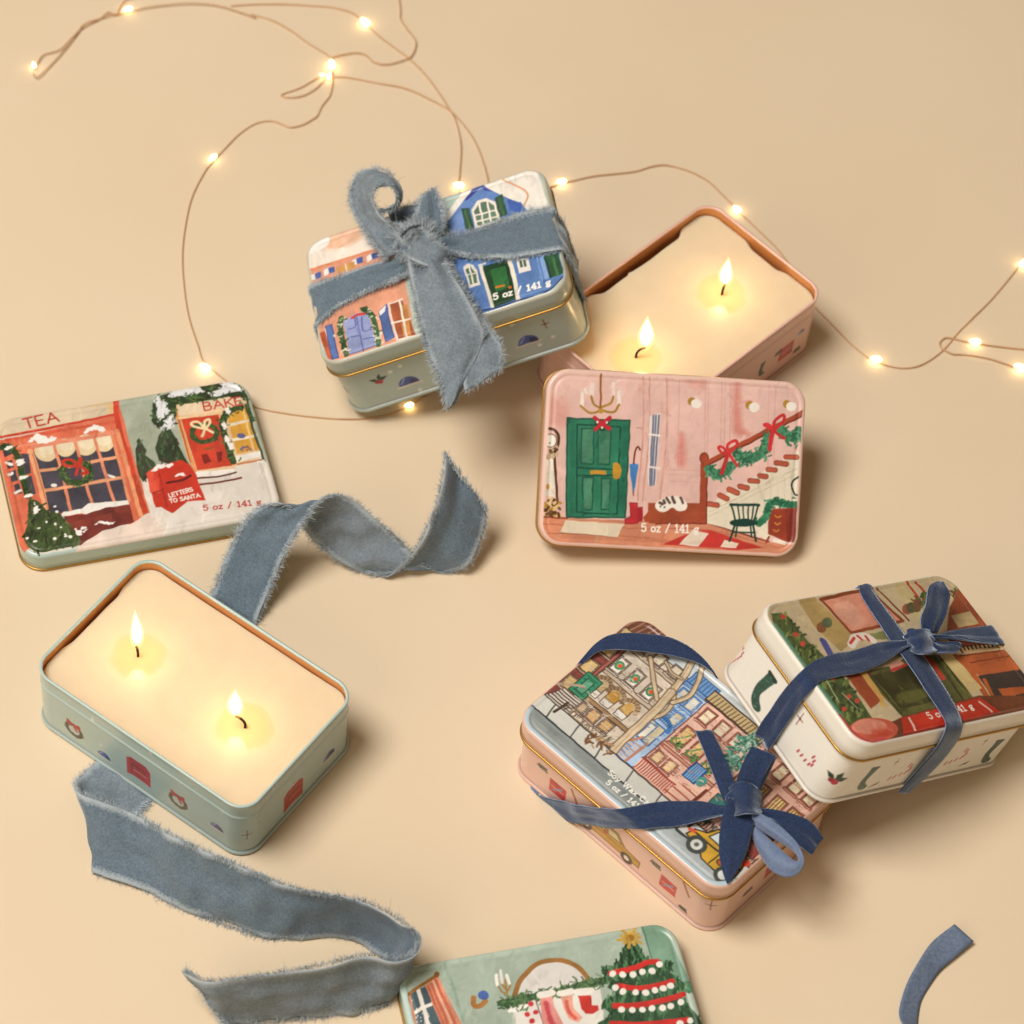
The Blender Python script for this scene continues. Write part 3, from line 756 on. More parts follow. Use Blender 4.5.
    cv.stroke([(400, 765), (445, 755)], 15, '#d87a2c'); cv.ell((482, 766), 10, 9, '#d8641f')
    cv.poly([(516, 598), (592, 586), (608, 664), (535, 682)], '#e6e0d8', 1, .04); cv.poly([(535, 605), (575, 598), (585, 640), (545, 648)], '#4c6c58', 1, .2); cv.stroke([(556, 600), (566, 645)], 7, '#e6e0d8')
    cv.poly([(688, 575), (772, 556), (802, 682), (725, 712)], '#2f5a3c', 1, .2); cv.stroke([(735, 575), (768, 690)], 16, '#4f8656', .8); cv.stroke([(690, 585), (726, 708)], 12, '#1f3628', .8)
    cv.stroke([(250, 912), (380, 893), (530, 845), (690, 800), (800, 705)], 12, '#22346a', .8)
    a_, b_ = TL / 2 + LO, TW / 2 + LO
    sd = rr_dist(cv.X, cv.Y, a_, b_, RC + .05)
    m = np.clip((.15 + .06 * cv.n1 - sd) / .05, 0, 1)[:, None]
    cv.C = cv.C * (1 - m) + srgb('#b9b9ab') * m
    cv.text('5 oz / 141 g', (384, 842), (724, 750), .32, .075, '#f4efe6', True)
def art_street(cv):
    """the row of town houses; written in centimetres on the lid (u along the street, v up the picture)"""
    K = '#4a3530'
    def R_(u0, v0, u1, v1, col, line=K, lw=.045, tex=.14):
        cv.poly([(u0, v0), (u1, v0), (u1, v1), (u0, v1)], col, 1, tex, False, 0, line, lw)
    def win(u, v, w, h, pane='#d9bd90', frame='#cfc4b4', line=K, bars=1, sill=True):
        R_(u - w / 2 - .06, v - h / 2 - .06, u + w / 2 + .06, v + h / 2 + .06, frame, line)
        R_(u - w / 2, v - h / 2, u + w / 2, v + h / 2, pane, line, .035, .2)
        if bars: cv.stroke([(u - w / 2, v), (u + w / 2, v)], .05, frame, 1, .05, False)
        if sill: R_(u - w / 2 - .12, v - h / 2 - .15, u + w / 2 + .12, v - h / 2 - .06, frame, line, .035)
    def hatch(u0, v0, u1, v1, n, w, col, slant=0):
        for i in range(n):
            u = u0 + (u1 - u0) * (i + .5) / n
            cv.stroke([(u, v0), (u + slant, v1)], w, col, .9, .1, False)
    def rungs(u0, v0, u1, v1, n, w, col):
        for i in range(n):
            v = v0 + (v1 - v0) * (i + .5) / n
            cv.stroke([(u0, v), (u1, v)], w, col, .9, .1, False)
    cv.crop(); cv.wob_save = None
    inner(cv, .0, '#c9d2d6', .06)
    # sky behind the roofs
    R_(-5.6, 2.6, 5.6, 3.8, '#c3ccd0', None)
    # dark brick house at the corner
    R_(-5.6, -1.95, -4.55, 3.8, '#86463f')
    rungs(-5.5, -1.2, -4.6, 3.6, 26, .03, '#6a322d'); 
    for v in (-.85, .3, 1.5, 2.6):
        win(-5.1, v, .5, .62, '#d3b378', '#c9b49c', '#4a2a26')
    hatch(-4.75, -.6, -4.55, 3.4, 2, .06, '#b06a5a')
    for k in range(3): cv.stroke([(-5.5 + .5 * k, 3.6), (-5.1 + .5 * k, 2.9)], .09, '#cfae88')
    R_(-5.6, 2.75, -3.6, 3.8, '#77483a', K); 
    for k in range(8): cv.stroke([(-5.4 + .25 * k, 2.8), (-5.2 + .25 * k, 3.7)], .06, '#b98a66', .8)
    # beige brownstone
    R_(-4.6, -1.95, -1.95, 2.75, '#cfc1b0')
    R_(-4.6, .5, -1.95, .72, '#bfae98', K); R_(-4.7, 2.05, -1.9, 2.3, '#b9a78f', K)
    for u in (-4.3, -3.45, -2.6):
        win(u, 1.2, .42, .72, '#e0d8cc', '#d6cabb', K)
        cv.stroke([(u + .15 * cos(t), 1.2 + .17 * sin(t)) for t in np.linspace(0, 6.3, 9)], .11, '#3f8a5c', 1, .2); cv.ell((u + .02, 1.2), .1, .1, '#d9542e', 1, .1)
    for u in (-4.25, -3.4, -2.55): win(u, 2.6, .4, .5, '#d9cdb2', '#d6cabb', K)
    for u, c in ((-4.15, '#b39a72'), (-3.45, '#c9953f'), (-2.7, '#cfa45a')):
        t = np.linspace(0, pi, 9)
        cv.stroke([(u + .38 * cos(k), -.02 + .4 * sin(k)) for k in t], .2, '#9c7e5c', 1, .3)
        for k in t: cv.stroke([(u + .28 * cos(k), -.02 + .3 * sin(k)), (u + .47 * cos(k), -.02 + .49 * sin(k))], .035, '#5e432f', .9, .1, False)
        R_(u - .24, -.65, u + .24, 0, c, K, .04, .2); cv.ell((u, 0), .23, .25, c, 1, .2)
        R_(u - .24, -.65, u + .24, -.32, '#d8d4cc', K, .03)
    R_(-4.55, -.95, -2.0, -.75, '#a8865c', K)
    R_(-4.95, -1.1, -4.2, .1, '#3a8a68', '#1f4d3a', .05); rungs(-4.85, -1.05, -4.3, .05, 5, .05, '#1f5a44'); R_(-4.75, -.9, -4.4, -.15, '#57a382', '#1f4d3a', .04)
    for i in range(6): R_(-5.4 + .06 * i, -2.0 + .14 * i, -4.15, -1.88 + .14 * i, '#c9c0b4', K, .035)
    cv.stroke([(-5.5, -1.3), (-4.6, -.55)], .12, '#b89a86'); cv.stroke([(-4.1, -1.9), (-4.1, -.9)], .1, '#a88c74')
    for u in (-3.4, -2.75): win(u, -1.3, .42, .5, '#c9a06a', '#cbb8a0', K)
    win(-3.95, -1.35, .3, .45, '#b89e80', '#cbb8a0', K)
    cv.stroke([(-3.9, -1.95), (-2.1, -1.95)], .1, '#9c8468')
    # blue house
    R_(-1.95, -1.95, -.7, 3.0, '#a3bddc', '#2c5a9c', .06)
    R_(-1.95, 2.65, -.7, 3.25, '#6c9ad0', '#2c5a9c'); hatch(-1.9, 2.7, -.75, 3.2, 7, .05, '#2c5a9c'); rungs(-1.9, 2.4, -.75, 2.65, 3, .05, '#2c5a9c')
    for u in (-1.6, -1.05):
        win(u, 1.95, .36, .6, '#dcd3bf', '#a9c2e2', '#2c5a9c'); win(u, .95, .36, .6, '#d3c4a4', '#a9c2e2', '#2c5a9c')
    R_(-1.7, -.75, -.95, .3, '#cdbf9e', '#2c5a9c', .06); t = np.linspace(0, pi, 8)
    cv.stroke([(-1.3 + .45 * cos(k), .28 + .42 * sin(k)) for k in t], .18, '#3f78b8', 1, .3); hatch(-1.7, .45, -.9, .7, 8, .035, '#20508c')
    R_(-1.6, -.7, -1.3, .15, '#dcd5c6', '#2c5a9c'); 
    rungs(-2.0, -1.9, -1.4, -.8, 6, .05, '#3f78b8')
    for i in range(6): cv.stroke([(-1.95 + .05 * i, -1.85 + .17 * i), (-1.15, -1.85 + .17 * i)], .07, '#b98a72' if i % 2 else '#d8b49c', 1, .1, False)
    cv.stroke([(-1.1, -1.9), (-1.05, -.7)], .12, '#b07a62'); cv.stroke([(-2.05, -1.8), (-1.35, -.6)], .12, '#b07a62')
    # pink house
    R_(-.7, -1.95, 2.05, 2.6, '#dfb3a0', '#7d4034', .05)
    R_(-.85, 2.5, 2.2, 3.1, '#bda678', K); hatch(-.8, 2.55, 2.15, 3.0, 17, .05, '#5d4a30', .06); cv.stroke([(-.85, 2.55), (2.2, 2.55)], .07, K); cv.stroke([(-.85, 3.1), (2.2, 3.1)], .07, K)
    for u in (-.25, .55, 1.35): win(u, 1.95, .42, .62, '#dbcdb0', '#cf9480', '#6d2e28')
    for u in (-.25, .55, 1.35):
        win(u, .55, .46, 1.0, '#d9b878', '#c98c78', '#6d2e28'); cv.dabs([(u - .25, .02), (u + .25, .02), (u + .25, .3), (u - .25, .3)], 16, .2, .06, ['#3f6b3c', '#5b8a4c', '#2c4c2a'], 1, None, 5); cv.stroke([(u - .15, .35), (u + .15, .85)], .06, '#5b8a4c')
    R_(-.7, -.35, 2.05, -.2, '#c78a76', '#7d4034'); 
    for u in (-.35, .25): win(u, -.85, .36, .5, '#d9bd8c', '#d8b0a0', '#6d2e28')
    rungs(-.7, -.75, -.55, .0, 4, .05, '#7d4034'); rungs(.5, -1.1, .65, -.6, 4, .05, '#7d4034')
    R_(-.75, -1.85, 1.0, -1.3, '#e0c4b4', None); hatch(-.72, -1.85, 1.0, -1.3, 15, .06, '#b0402f'); cv.stroke([(-.75, -1.3), (1.0, -1.3)], .07, '#a03a2c')
    R_(.85, -.75, 1.45, .1, '#2f6aa8', '#1f3f78', .05); hatch(.9, -.7, 1.4, .05, 5, .05, '#8fb4dc')
    for i in range(7): cv.stroke([(.75 + .09 * i, -1.9 + .16 * i), (1.95, -1.9 + .16 * i)], .07, '#a0503c' if i % 2 else '#dcae98', 1, .1, False)
    cv.stroke([(1.95, -1.95), (2.0, -.6)], .12, '#6d342a'); cv.ell((1.6, -.45), .2, .25, '#3f8a80', 1, .3)
    # terracotta house at the end
    R_(2.05, -1.95, 5.6, 3.4, '#d9a893', '#7d4034', .05); R_(2.0, 2.9, 5.6, 3.6, '#b9a07a', K); hatch(2.05, 2.95, 5.6, 3.5, 18, .05, '#5d4a30', .05)
    for u in (2.65, 3.5, 4.35, 5.1):
        win(u, 2.15, .44, .66, '#d9cba8', '#c4866e', '#5d2a24'); win(u, .85, .46, .8, '#cfae6a', '#c4866e', '#5d2a24')
        for k in (-1, 0, 1): cv.stroke([(u + k * .13, .5), (u + k * .13, 1.2)], .04, '#4a3020', .9, .1, False)
    R_(2.05, .05, 5.6, .22, '#b87860', '#7d4034'); R_(2.4, -1.7, 3.0, -.35, '#3d7a74', '#1f3f3a', .05); R_(3.4, -1.4, 4.2, -.4, '#e0ccb0', '#5d2a24'); hatch(3.45, -1.35, 4.15, -.45, 4, .05, '#8a5a40'); R_(4.5, -1.6, 5.3, -.35, '#8a3c34', '#4a1f1c')
    hatch(2.2, -1.95, 3.3, -1.5, 8, .05, '#3c2c28')
    P = [(1.5, .3), (2.1, .6), (2.3, 1.6), (2.0, 2.6), (1.5, 2.75), (1.2, 2.2), (1.35, 1.4)]
    cv.dabs(P, 190, .3, .07, ['#4f8f78', '#3a7260', '#8fbcaa', '#2f5c50', '#6aa890'], .95, None, 33)
    # bare tree in front of the blue house
    for (u0, v0, u1, v1, n, cols) in ((-4.55, -1.9, -2.0, 2.7, 150, ['#a8937c', '#8d7862', '#e0d5c6']), (-.65, -1.2, 2.0, 2.5, 130, ['#b9806c', '#a0604e', '#ecc8b8']), (2.1, -1.9, 5.5, 2.9, 150, ['#b07460', '#8f5040', '#e6c0ac']), (-1.9, -1.0, -.75, 2.6, 60, ['#5d8cc4', '#3f70b0', '#c6d6ea']), (-5.6, -2.7, 5.6, -2.05, 60, ['#b0b0a8', '#dcdbd4']), (-5.6, -3.5, 5.6, -2.8, 80, ['#767d7e', '#a4adb0'])):
        cv.dabs([(u0, v0), (u1, v0), (u1, v1), (u0, v1)], n, .2, .035, cols, .8, 0 if n > 70 else 20, n)
    cv.dabs([(-4.5, -1.9), (-2.0, -1.9), (-2.0, -1.6), (-4.5, -1.6)], 40, .22, .04, ['#6d5a48', '#4a3a30', '#8a7a66'], .9, 90, 4)
    cv.dabs([(2.1, -1.9), (5.5, -1.9), (5.5, -1.55), (2.1, -1.55)], 60, .3, .05, ['#3c2c28', '#6d4a3c', '#2c4a44'], .9, 90, 6)
    cv.crop(620, 660, 6.4)
    for P, w in (([(195, -20), (212, 110), (236, 250)], 22), ([(345, 190), (338, 270), (270, 348), (150, 385)], 22), ([(530, 30), (505, 120), (445, 228), (335, 272)], 24), ([(480, -30), (440, 50), (395, 120), (330, 205), (220, 325)], 36), ([(330, 205), (220, 328), (110, 432), (0, 530), (-60, 600)], 46), ([(290, 10), (330, 80), (395, 120)], 14)):
        cv.stroke(P, w + 11, '#6d5638', .9, .1); cv.stroke(P, w - 3, '#cdb799', 1, .15)
    for P in ([(-40, 575), (110, 425), (225, 315)], [(240, 300), (350, 170), (440, 40)], [(350, 265), (445, 220), (500, 120)]): cv.stroke(P, 6, '#a58a66', .7)
    cv.crop()
    # pavement, kerb, road
    cv.poly([(-5.6, -2.0), (5.6, -2.0), (5.6, -2.75), (-5.6, -2.75)], '#c9c8c1', 1, .06)
    cv.stroke([(-5.6, -1.98), (5.6, -1.98)], .06, '#3a3a3a')
    for u in (-4.8, -3.5, -2.2, -.6, .9, 2.2, 3.6): cv.stroke([(u, -2.0), (u + .15, -2.7)], .06, '#4a4a48', 1, .1, False)
    cv.stroke([(-5.6, -2.72), (5.6, -2.72)], .09, '#33373a')
    cv.poly([(-5.6, -2.75), (5.6, -2.75), (5.6, -3.8), (-5.6, -3.8)], '#8b9291', 1, .16)
    cv.poly([(.8, -2.8), (5.6, -2.76), (5.6, -3.8), (1.2, -3.8)], '#b3bcc0', .85, .12, False, .9)
    cv.stroke([(-5.2, -2.95), (-1, -3.0), (2, -2.95)], .2, '#7a8182', .5)
    for u in (-4.6, 2.6): cv.stroke([(u, -2.3), (u + .1, -1.6)], .12, '#4a3a30'); 
    cv.dabs([(-2.9, -2.4), (-1.8, -2.4), (-1.7, -1.8), (-2.9, -1.9)], 24, .3, .08, ['#8a6244', '#b08a62', '#6d4a34'], 1, None, 8)
    # cab
    cv.poly([(2.75, -2.6), (2.85, -2.2), (3.3, -2.0), (3.5, -1.55), (5.0, -1.5), (5.3, -2.2), (5.35, -3.1), (3.9, -3.0), (3.6, -2.75)], '#c99a30', 1, .14, False, 0, '#2c2a26', .06)
    cv.poly([(3.45, -2.05), (3.6, -1.65), (4.2, -1.65), (4.2, -2.1)], '#cfd8da', 1, .05, False, 0, '#2c2a26', .05); cv.poly([(4.3, -2.1), (4.3, -1.65), (4.9, -1.62), (5.05, -2.1)], '#cfd8da', 1, .05, False, 0, '#2c2a26', .05)
    cv.stroke([(2.8, -2.3), (5.3, -2.3)], .08, '#2c2a26', 1, .1, False); cv.stroke([(4.25, -2.95), (4.25, -2.2)], .05, '#2c2a26')
    cv.ell((3.36, -2.68), .42, .42, '#454a46'); cv.ell((3.36, -2.68), .24, .24, '#cfd2cc'); cv.ell((3.36, -2.68), .1, .1, '#5d625e')
    cv.ell((4.95, -2.95), .36, .36, '#454a46'); cv.ell((4.95, -2.95), .2, .2, '#cfd2cc'); cv.ell((4.55, -2.6), .17, .13, '#c8542c', 1, .1, 0, '#2c4a2a', .06)
    cv.stroke([(2.72, -2.35), (2.9, -2.3)], .16, '#d8563a'); cv.stroke([(2.35, -2.75), (3.0, -2.72)], .12, '#3c413e'); cv.ell((5.25, -1.9), .16, .16, '#d8402c')
    a_, b_ = TL / 2 + LO, TW / 2 + LO
    sd = rr_dist(cv.X, cv.Y, a_, b_, RC + .05)
    m = (np.clip((.3 + .05 * cv.n1 - sd) / .06, 0, 1) * np.clip((-2.6 - cv.Y) / .4, 0, 1))[:, None]
    cv.C = cv.C * (1 - m) + srgb('#b4c7d3') * m  # pale blue highlight of the front shoulder, put into the colour
    m = np.clip((.1 - sd) / .04, 0, 1)[:, None]
    cv.C = cv.C * (1 - m) + srgb('#e3b8a4') * m
    cv.text('Soy Wax Candle', TXT1[0], TXT1[1], .22, .05, '#efede4').text('5 oz / 141 g', TXT2[0], TXT2[1], .22, .05, '#efede4', True)


def art_fireside(cv):
    i0 = (700, 560, 3.1605); i1 = (700, 570, 6.4); i2 = (860, 560, 6.244); i3 = (760, 680, 3.879)
    inner(cv, .1, '#c6b18c', .1)
    cv.crop(*i1).poly([(620, 180), (720, 160), (1000, 440), (900, 520), (730, 360)], '#b0935a', 1, .14); cv.poly([(440, 230), (600, 190), (760, 420), (700, 480), (560, 420)], '#bda985', 1, .12)
    cv.crop(*i2).poly([(200, 130), (300, 110), (420, 330), (380, 400), (270, 260)], '#c8b37e', 1, .12)
    for P in ([(290, 130), (360, 230)], [(350, 140), (400, 195)]): cv.stroke(P, 20, '#b0402f')
    cv.crop(*i0).poly([(383, 126), (530, 90), (640, 190), (478, 228)], '#d58a70', 1, .16); cv.poly([(420, 150), (470, 130), (520, 190), (480, 210)], '#dfa48c', .7, .15, True, .1)
    cv.stroke([(383, 124), (530, 90), (642, 192), (478, 230), (383, 124)], 11, '#8a4426', 1, .15, False)
    cv.stroke([(560, 90), (660, 190)], 7, '#7a3420')
    for q, c in (((384, 213), '#8a5636'), ((402, 198), '#5b6444'), ((654, 155), '#8a4a30'), ((668, 150), '#55583a'), ((684, 148), '#6d5a3a')): cv.ell(q, 16, 17, c, 1, .2)
    cv.crop(*i2).dabs([(330, 230), (420, 200), (420, 260), (360, 300)], 26, 34, 16, ['#5b6a3a', '#7d4a30', '#40502c'], 1, None, 4); cv.dabs([(560, 190), (640, 170), (640, 220), (570, 230)], 22, 30, 14, ['#5b6a3a', '#40502c', '#7d4a30'], 1, None, 5)
    cv.crop(*i1).stroke([(790, 455), (830, 530), (880, 600)], 46, '#4a4f8c', 1, .2)
    # dark furniture on the right
    cv.crop(*i2).poly([(560, 300), (610, 180), (660, 190), (800, 410), (620, 440), (540, 450)], '#9c4a2c', 1, .2); cv.poly([(570, 345), (685, 318), (745, 395), (615, 425)], '#c9ad7c', 1, .12); cv.stroke([(660, 240), (790, 400)], 18, '#8a3426')
    cv.poly([(520, 470), (620, 430), (830, 400), (940, 540), (640, 580)], '#7a3f2a', 1, .2)
    cv.poly([(630, 545), (880, 520), (900, 548), (650, 580)], '#c39a66', 1, .1)
    for k in range(10): cv.stroke([(645 + 25 * k, 540 - 3 * k), (655 + 25 * k, 560 - 3 * k)], 12, '#2c2220', 1, .1, False)
    cv.poly([(600, 595), (900, 558), (1010, 680), (1040, 720), (740, 720)], '#b65a2e', 1, .16); cv.stroke([(610, 600), (890, 565)], 9, '#7d3420'); cv.stroke([(690, 640), (930, 600)], 8, '#7d3420')
    cv.poly([(735, 722), (1010, 680), (1060, 730), (1060, 960), (900, 960)], '#3f332f', 1, .2)
    for P, w in (([(600, 600), (700, 700), (800, 860), (900, 930)], 44), ([(780, 750), (830, 850), (900, 910)], 30)): cv.stroke(P, w, '#b95c2c', 1, .2)
    cv.poly([(860, 802), (1060, 785), (1060, 880), (930, 900)], '#bb5a2a', 1, .16); cv.poly([(970, 840), (1060, 830), (1060, 860), (990, 862)], '#3f332f')
    # hearth
    cv.poly([(10, 705), (190, 660), (300, 600), (520, 590), (720, 880), (270, 985)], '#5a5a2e', 1, .2); cv.poly([(70, 720), (190, 690), (380, 620), (560, 860), (260, 930)], '#3f3c20', 1, .22)
    cv.poly([(240, 830), (420, 800), (440, 850), (260, 900)], '#6a6a30', .7, .2, True, .1)
    for P in ([(60, 720), (260, 960)], [(500, 600), (690, 860)], [(470, 610), (650, 880)]): cv.stroke(P, 16, '#3a3a20', .9)
    cv.poly([(495, 592), (565, 578), (762, 800), (690, 828)], '#d6bb7c', 1, .1); cv.poly([(20, 722), (48, 712), (172, 912), (140, 922)], '#cba85c', 1, .12)
    cv.poly([(180, 660), (240, 620), (290, 650), (210, 700)], '#cf8a72', 1, .15); cv.stroke([(200, 690), (290, 650)], 18, '#b03a2c')
    cv.stroke([(400, 600), (450, 640), (515, 735)], 40, '#c4402c', 1, .15); cv.poly([(60, 460), (160, 440), (200, 500), (80, 490)], '#7d8048', .9, .2)
    cv.stroke([(520, 640), (600, 760), (700, 860)], 22, '#6a6a34', .9)
    cv.crop(*i0).stroke([(478, 268), (490, 246), (520, 240), (545, 252)], 26, '#e6d8cc', 1, .05)
    for P in ([(474, 262), (488, 246)], [(498, 240), (512, 252)], [(524, 240), (534, 254)]): cv.stroke(P, 9, '#c23a30')
    cv.poly([(455, 355), (500, 345), (580, 440), (540, 470)], '#a24a2a', 1, .2); cv.stroke([(470, 372), (540, 360)], 8, '#7d3420'); cv.poly([(500, 350), (520, 345), (585, 440), (575, 452)], '#c99a50')
    # floor, rug, tree
    cv.crop(*i3).poly([(440, 190), (560, 140), (850, 60), (1060, 60), (1060, 140), (430, 250)], '#6d3a24', 1, .2)
    cv.poly([(548, 147), (850, 68), (935, 122), (560, 218)], '#c0311f', 1, .12); cv.stroke([(580, 148), (606, 200)], 9, '#e8c4b4'); cv.stroke([(850, 84), (905, 126)], 9, '#e8b8a8'); cv.stroke([(560, 212), (740, 170), (925, 124)], 9, '#8f2118')
    P = [(225, 165), (280, 178), (345, 260), (400, 310), (480, 400), (545, 500), (560, 520), (470, 530), (360, 360), (240, 210)]
    cv.crop(*i0).poly(P, '#4c5a30', 1, .25); cv.dabs(P, 150, 26, 7, ['#39472a', '#66733c', '#2c3824', '#7d8a4a', '#54632f'], .9, 40, 14)
    for q in ((262, 178), (303, 235), (325, 265), (420, 372), (470, 432), (498, 445), (455, 470)): cv.ell(q, 8, 8, '#c64434')
    for P in ([(400, 380), (440, 450)], [(450, 420), (500, 470)]): cv.stroke(P, 4, '#b8c8a0', .8)
    cv.crop(*i3).ell((440, 192), 96, 46, '#cf5a44', 1, .12); cv.ell((425, 180), 68, 30, '#dc8a74', .9, .12); cv.ell((470, 205), 40, 18, '#c8402c', .6, .1, .1)
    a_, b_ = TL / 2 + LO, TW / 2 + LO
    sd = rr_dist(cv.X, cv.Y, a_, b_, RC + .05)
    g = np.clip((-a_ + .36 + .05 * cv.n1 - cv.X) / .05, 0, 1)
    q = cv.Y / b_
    for w0, w1, col in ((.1, .36, '#4f9678'), (.17, .22, '#c8e0d0'), (.25, .3, '#22382c')):  # reflection on the left shoulder, painted in as teal, pale and dark stripes
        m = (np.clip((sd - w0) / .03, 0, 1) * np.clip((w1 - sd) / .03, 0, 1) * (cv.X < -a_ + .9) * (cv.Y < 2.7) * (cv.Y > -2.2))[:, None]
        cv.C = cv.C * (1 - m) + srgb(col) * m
    m = (np.clip((sd - .1) / .03, 0, 1) * np.clip((.3 - sd) / .03, 0, 1) * (cv.X < -a_ + 1.6) * (cv.Y < -2.0))[:, None]
    cv.C = cv.C * (1 - m) + srgb('#c44a48') * m
    m = np.clip((.13 - sd) / .04, 0, 1)[:, None]
    cv.C = cv.C * (1 - m) + srgb('#e4ddd0') * m
    cv.crop(*i2).text('5 oz / 141 g', (438, 992), (712, 928), .3, .055, '#f0e6da', True)


def art_parlour(cv):
    a = (380, 910, 5.689); b = (540, 910, 5.689)
    inner(cv, .0, '#aebfb0', .06); inner(cv, .28, '#a3b3a4', .1)
    cv.crop(*a).stroke([(365, 300), (420, 450), (480, 680), (560, 1000)], 16, '#86a08c', .8)
    cv.poly([(120, 480), (330, 360), (480, 660), (600, 1000), (200, 1000)], '#a9bdb0', 1, .06)
    # window with pink curtains
    cv.poly([(165, 480), (260, 428), (420, 800), (480, 1000), (260, 1000), (205, 700)], '#475a62', 1, .2)
    r = random.Random(3)
    for k in range(60): q = r.uniform(0, 1); cv.ell((190 + 160 * q + r.uniform(-30, 50), 470 + 400 * q + r.uniform(-30, 120)), 4, 4, '#dfe4e2')
    for P, w in (([(218, 450), (250, 560), (300, 760), (360, 1000)], 20), ([(190, 585), (315, 522)], 17), ([(250, 800), (400, 730)], 17)): cv.stroke(P, w, '#e6ddd4')
    P = [(255, 430), (330, 372), (400, 520), (470, 660), (560, 1000), (460, 1000), (350, 660)]
    cv.poly(P, '#d68a6c', 1, .16)
    for Q in ([(290, 420), (380, 640), (470, 1000)], [(315, 400), (430, 660), (520, 1000)], [(270, 430), (365, 660)]): cv.stroke(Q, 14, '#b8583f', .8, .2)
    cv.stroke([(300, 400), (405, 640)], 10, '#eab79a', .8)
    cv.poly([(132, 500), (172, 478), (200, 600), (250, 800), (280, 1000), (190, 1000), (150, 640)], '#e2a07e', 1, .16); cv.stroke([(160, 500), (200, 700), (240, 1000)], 10, '#c26a50', .8)
    cv.stroke([(138, 498), (230, 430), (325, 370)], 17, '#a3692e'); cv.ell((322, 366), 16, 15, '#8a5a2c')
    # wall lamp, candelabra, mirror
    cv.stroke([(530, 500), (535, 540), (570, 545), (600, 518)], 26, '#b27a3e', 1, .2); cv.ell((588, 484), 33, 27, '#4d6db8', 1, .25)
    cv.poly([(770, 500), (800, 410), (860, 335), (940, 298), (1030, 295), (1130, 320), (1190, 400), (1200, 480)], '#d8d4cf', 1, .07); cv.poly([(820, 460), (900, 370), (960, 350), (880, 430)], '#c4bcb8', .6, .2, True, .1)
    cv.stroke([(762, 495), (800, 400), (870, 322), (940, 290), (1030, 286), (1120, 318), (1180, 385), (1215, 430)], 25, '#9a6a34', 1, .2)
    for P in ([(672, 430), (695, 465), (720, 468), (742, 430)], [(712, 400), (718, 440), (724, 490)], [(690, 420), (720, 455)]): cv.stroke(P, 9, '#a67c3c')
    for P in ([(668, 425), (662, 370)], [(695, 415), (686, 345)], [(735, 418), (720, 370)]): cv.stroke(P, 15, '#ece8de')
    # mantel and stockings
    cv.poly([(728, 560), (900, 500), (1250, 420), (1260, 480), (1300, 1000), (790, 1000), (770, 600)], '#dfdcd3', 1, .06); cv.stroke([(760, 600), (790, 1000)], 12, '#bfbdb0'); cv.stroke([(735, 575), (850, 545)], 20, '#ece8e0')
    P = [(700, 530), (780, 520), (850, 500), (960, 478), (1070, 455), (1160, 425), (1280, 400)]
    cv.stroke(P, 40, '#3f5e3c', 1, .25); cv.dabs(('line', P, 46), 260, 24, 8, ['#2f4a30', '#55754a', '#3a5a3a', '#6a8a5a'], .95, None, 7)
    cv.poly([(842, 520), (882, 508), (930, 660), (960, 860), (870, 860)], '#e6ddd6', 1, .05); cv.stroke([(885, 510), (930, 650)], 7, '#5a4a4a', .7)
    for q in ((857, 532), (886, 580), (838, 592), (866, 630), (900, 700), (860, 730)): cv.ell(q, 16, 15, '#c8343c')
    cv.crop(*b)
    for P, c in (([(0, 485), (68, 470), (78, 540), (130, 640), (150, 720), (70, 740), (10, 620)], '#dc8c84'), ([(112, 475), (178, 462), (192, 560), (240, 612), (215, 640), (165, 620), (135, 560)], '#e09c88')):
        cv.poly(P, c, 1, .15, False); Q = [(p[0] * .6 + 28 if c == '#dc8c84' else p[0] * .5 + 85, p[1] * .7 + 170) for p in P]
        cv.stroke([P[0], P[1]], 34, '#ebe5dc')
    cv.stroke([(35, 530), (50, 600), (90, 680)], 26, '#c8424e', .9, .2, True, .08); cv.stroke([(150, 520), (165, 580), (200, 615)], 17, '#cf4a40', .9, .2, True, .06)
    cv.poly([(218, 488), (288, 484), (294, 540), (330, 542), (334, 568), (300, 590), (258, 590), (236, 565)], '#cd3832', 1, .12); cv.stroke([(212, 468), (290, 458)], 36, '#ece6dd'); cv.stroke([(285, 500), (290, 545)], 6, '#8f221f', .7)
    # green cupboard and the tree
    cv.poly([(572, 90), (700, 80), (860, 420), (870, 470), (780, 415), (640, 300)], '#7ca48c', 1, .12); cv.stroke([(585, 100), (640, 300)], 6, '#4f7a66'); cv.stroke([(740, 412), (860, 412)], 8, '#3a6b55')
    cv.poly([(740, 418), (862, 415), (880, 470), (790, 470)], '#4d8a68', 1, .15)
    P = [(510, 180), (545, 195), (600, 270), (680, 300), (765, 295), (735, 350), (775, 385), (850, 430), (790, 470), (860, 560), (930, 640), (1000, 1000), (300, 1000), (330, 640), (415, 600), (345, 545), (440, 470), (380, 440), (420, 385), (345, 345), (430, 320)]
    cv.poly(P, '#34543a', 1, .25)
    for i, Q in enumerate(([(500, 190), (545, 200), (620, 290), (420, 330)], [(350, 340), (760, 300), (735, 350), (380, 400)], [(350, 545), (440, 440), (780, 390), (850, 440), (800, 480)], [(330, 640), (430, 560), (820, 500), (940, 660), (940, 800), (330, 800)])):
        cv.dabs(Q, 170, 44, 9, ['#24402c', '#4a7a52', '#2f4c34', '#5b8c5e', '#1f3626'], .85, 80, 40 + i)
    cv.stroke([(400, 360), (470, 345), (560, 322), (610, 298), (668, 292)], 30, '#cf302b', 1, .15); cv.stroke([(445, 432), (560, 445), (660, 430), (750, 405)], 28, '#cf302b', 1, .15)
    cv.stroke([(425, 545), (560, 540), (700, 515), (815, 478)], 30, '#cf302b', 1, .15); cv.stroke([(410, 645), (560, 650), (700, 640), (840, 625)], 30, '#cf302b', 1, .15)
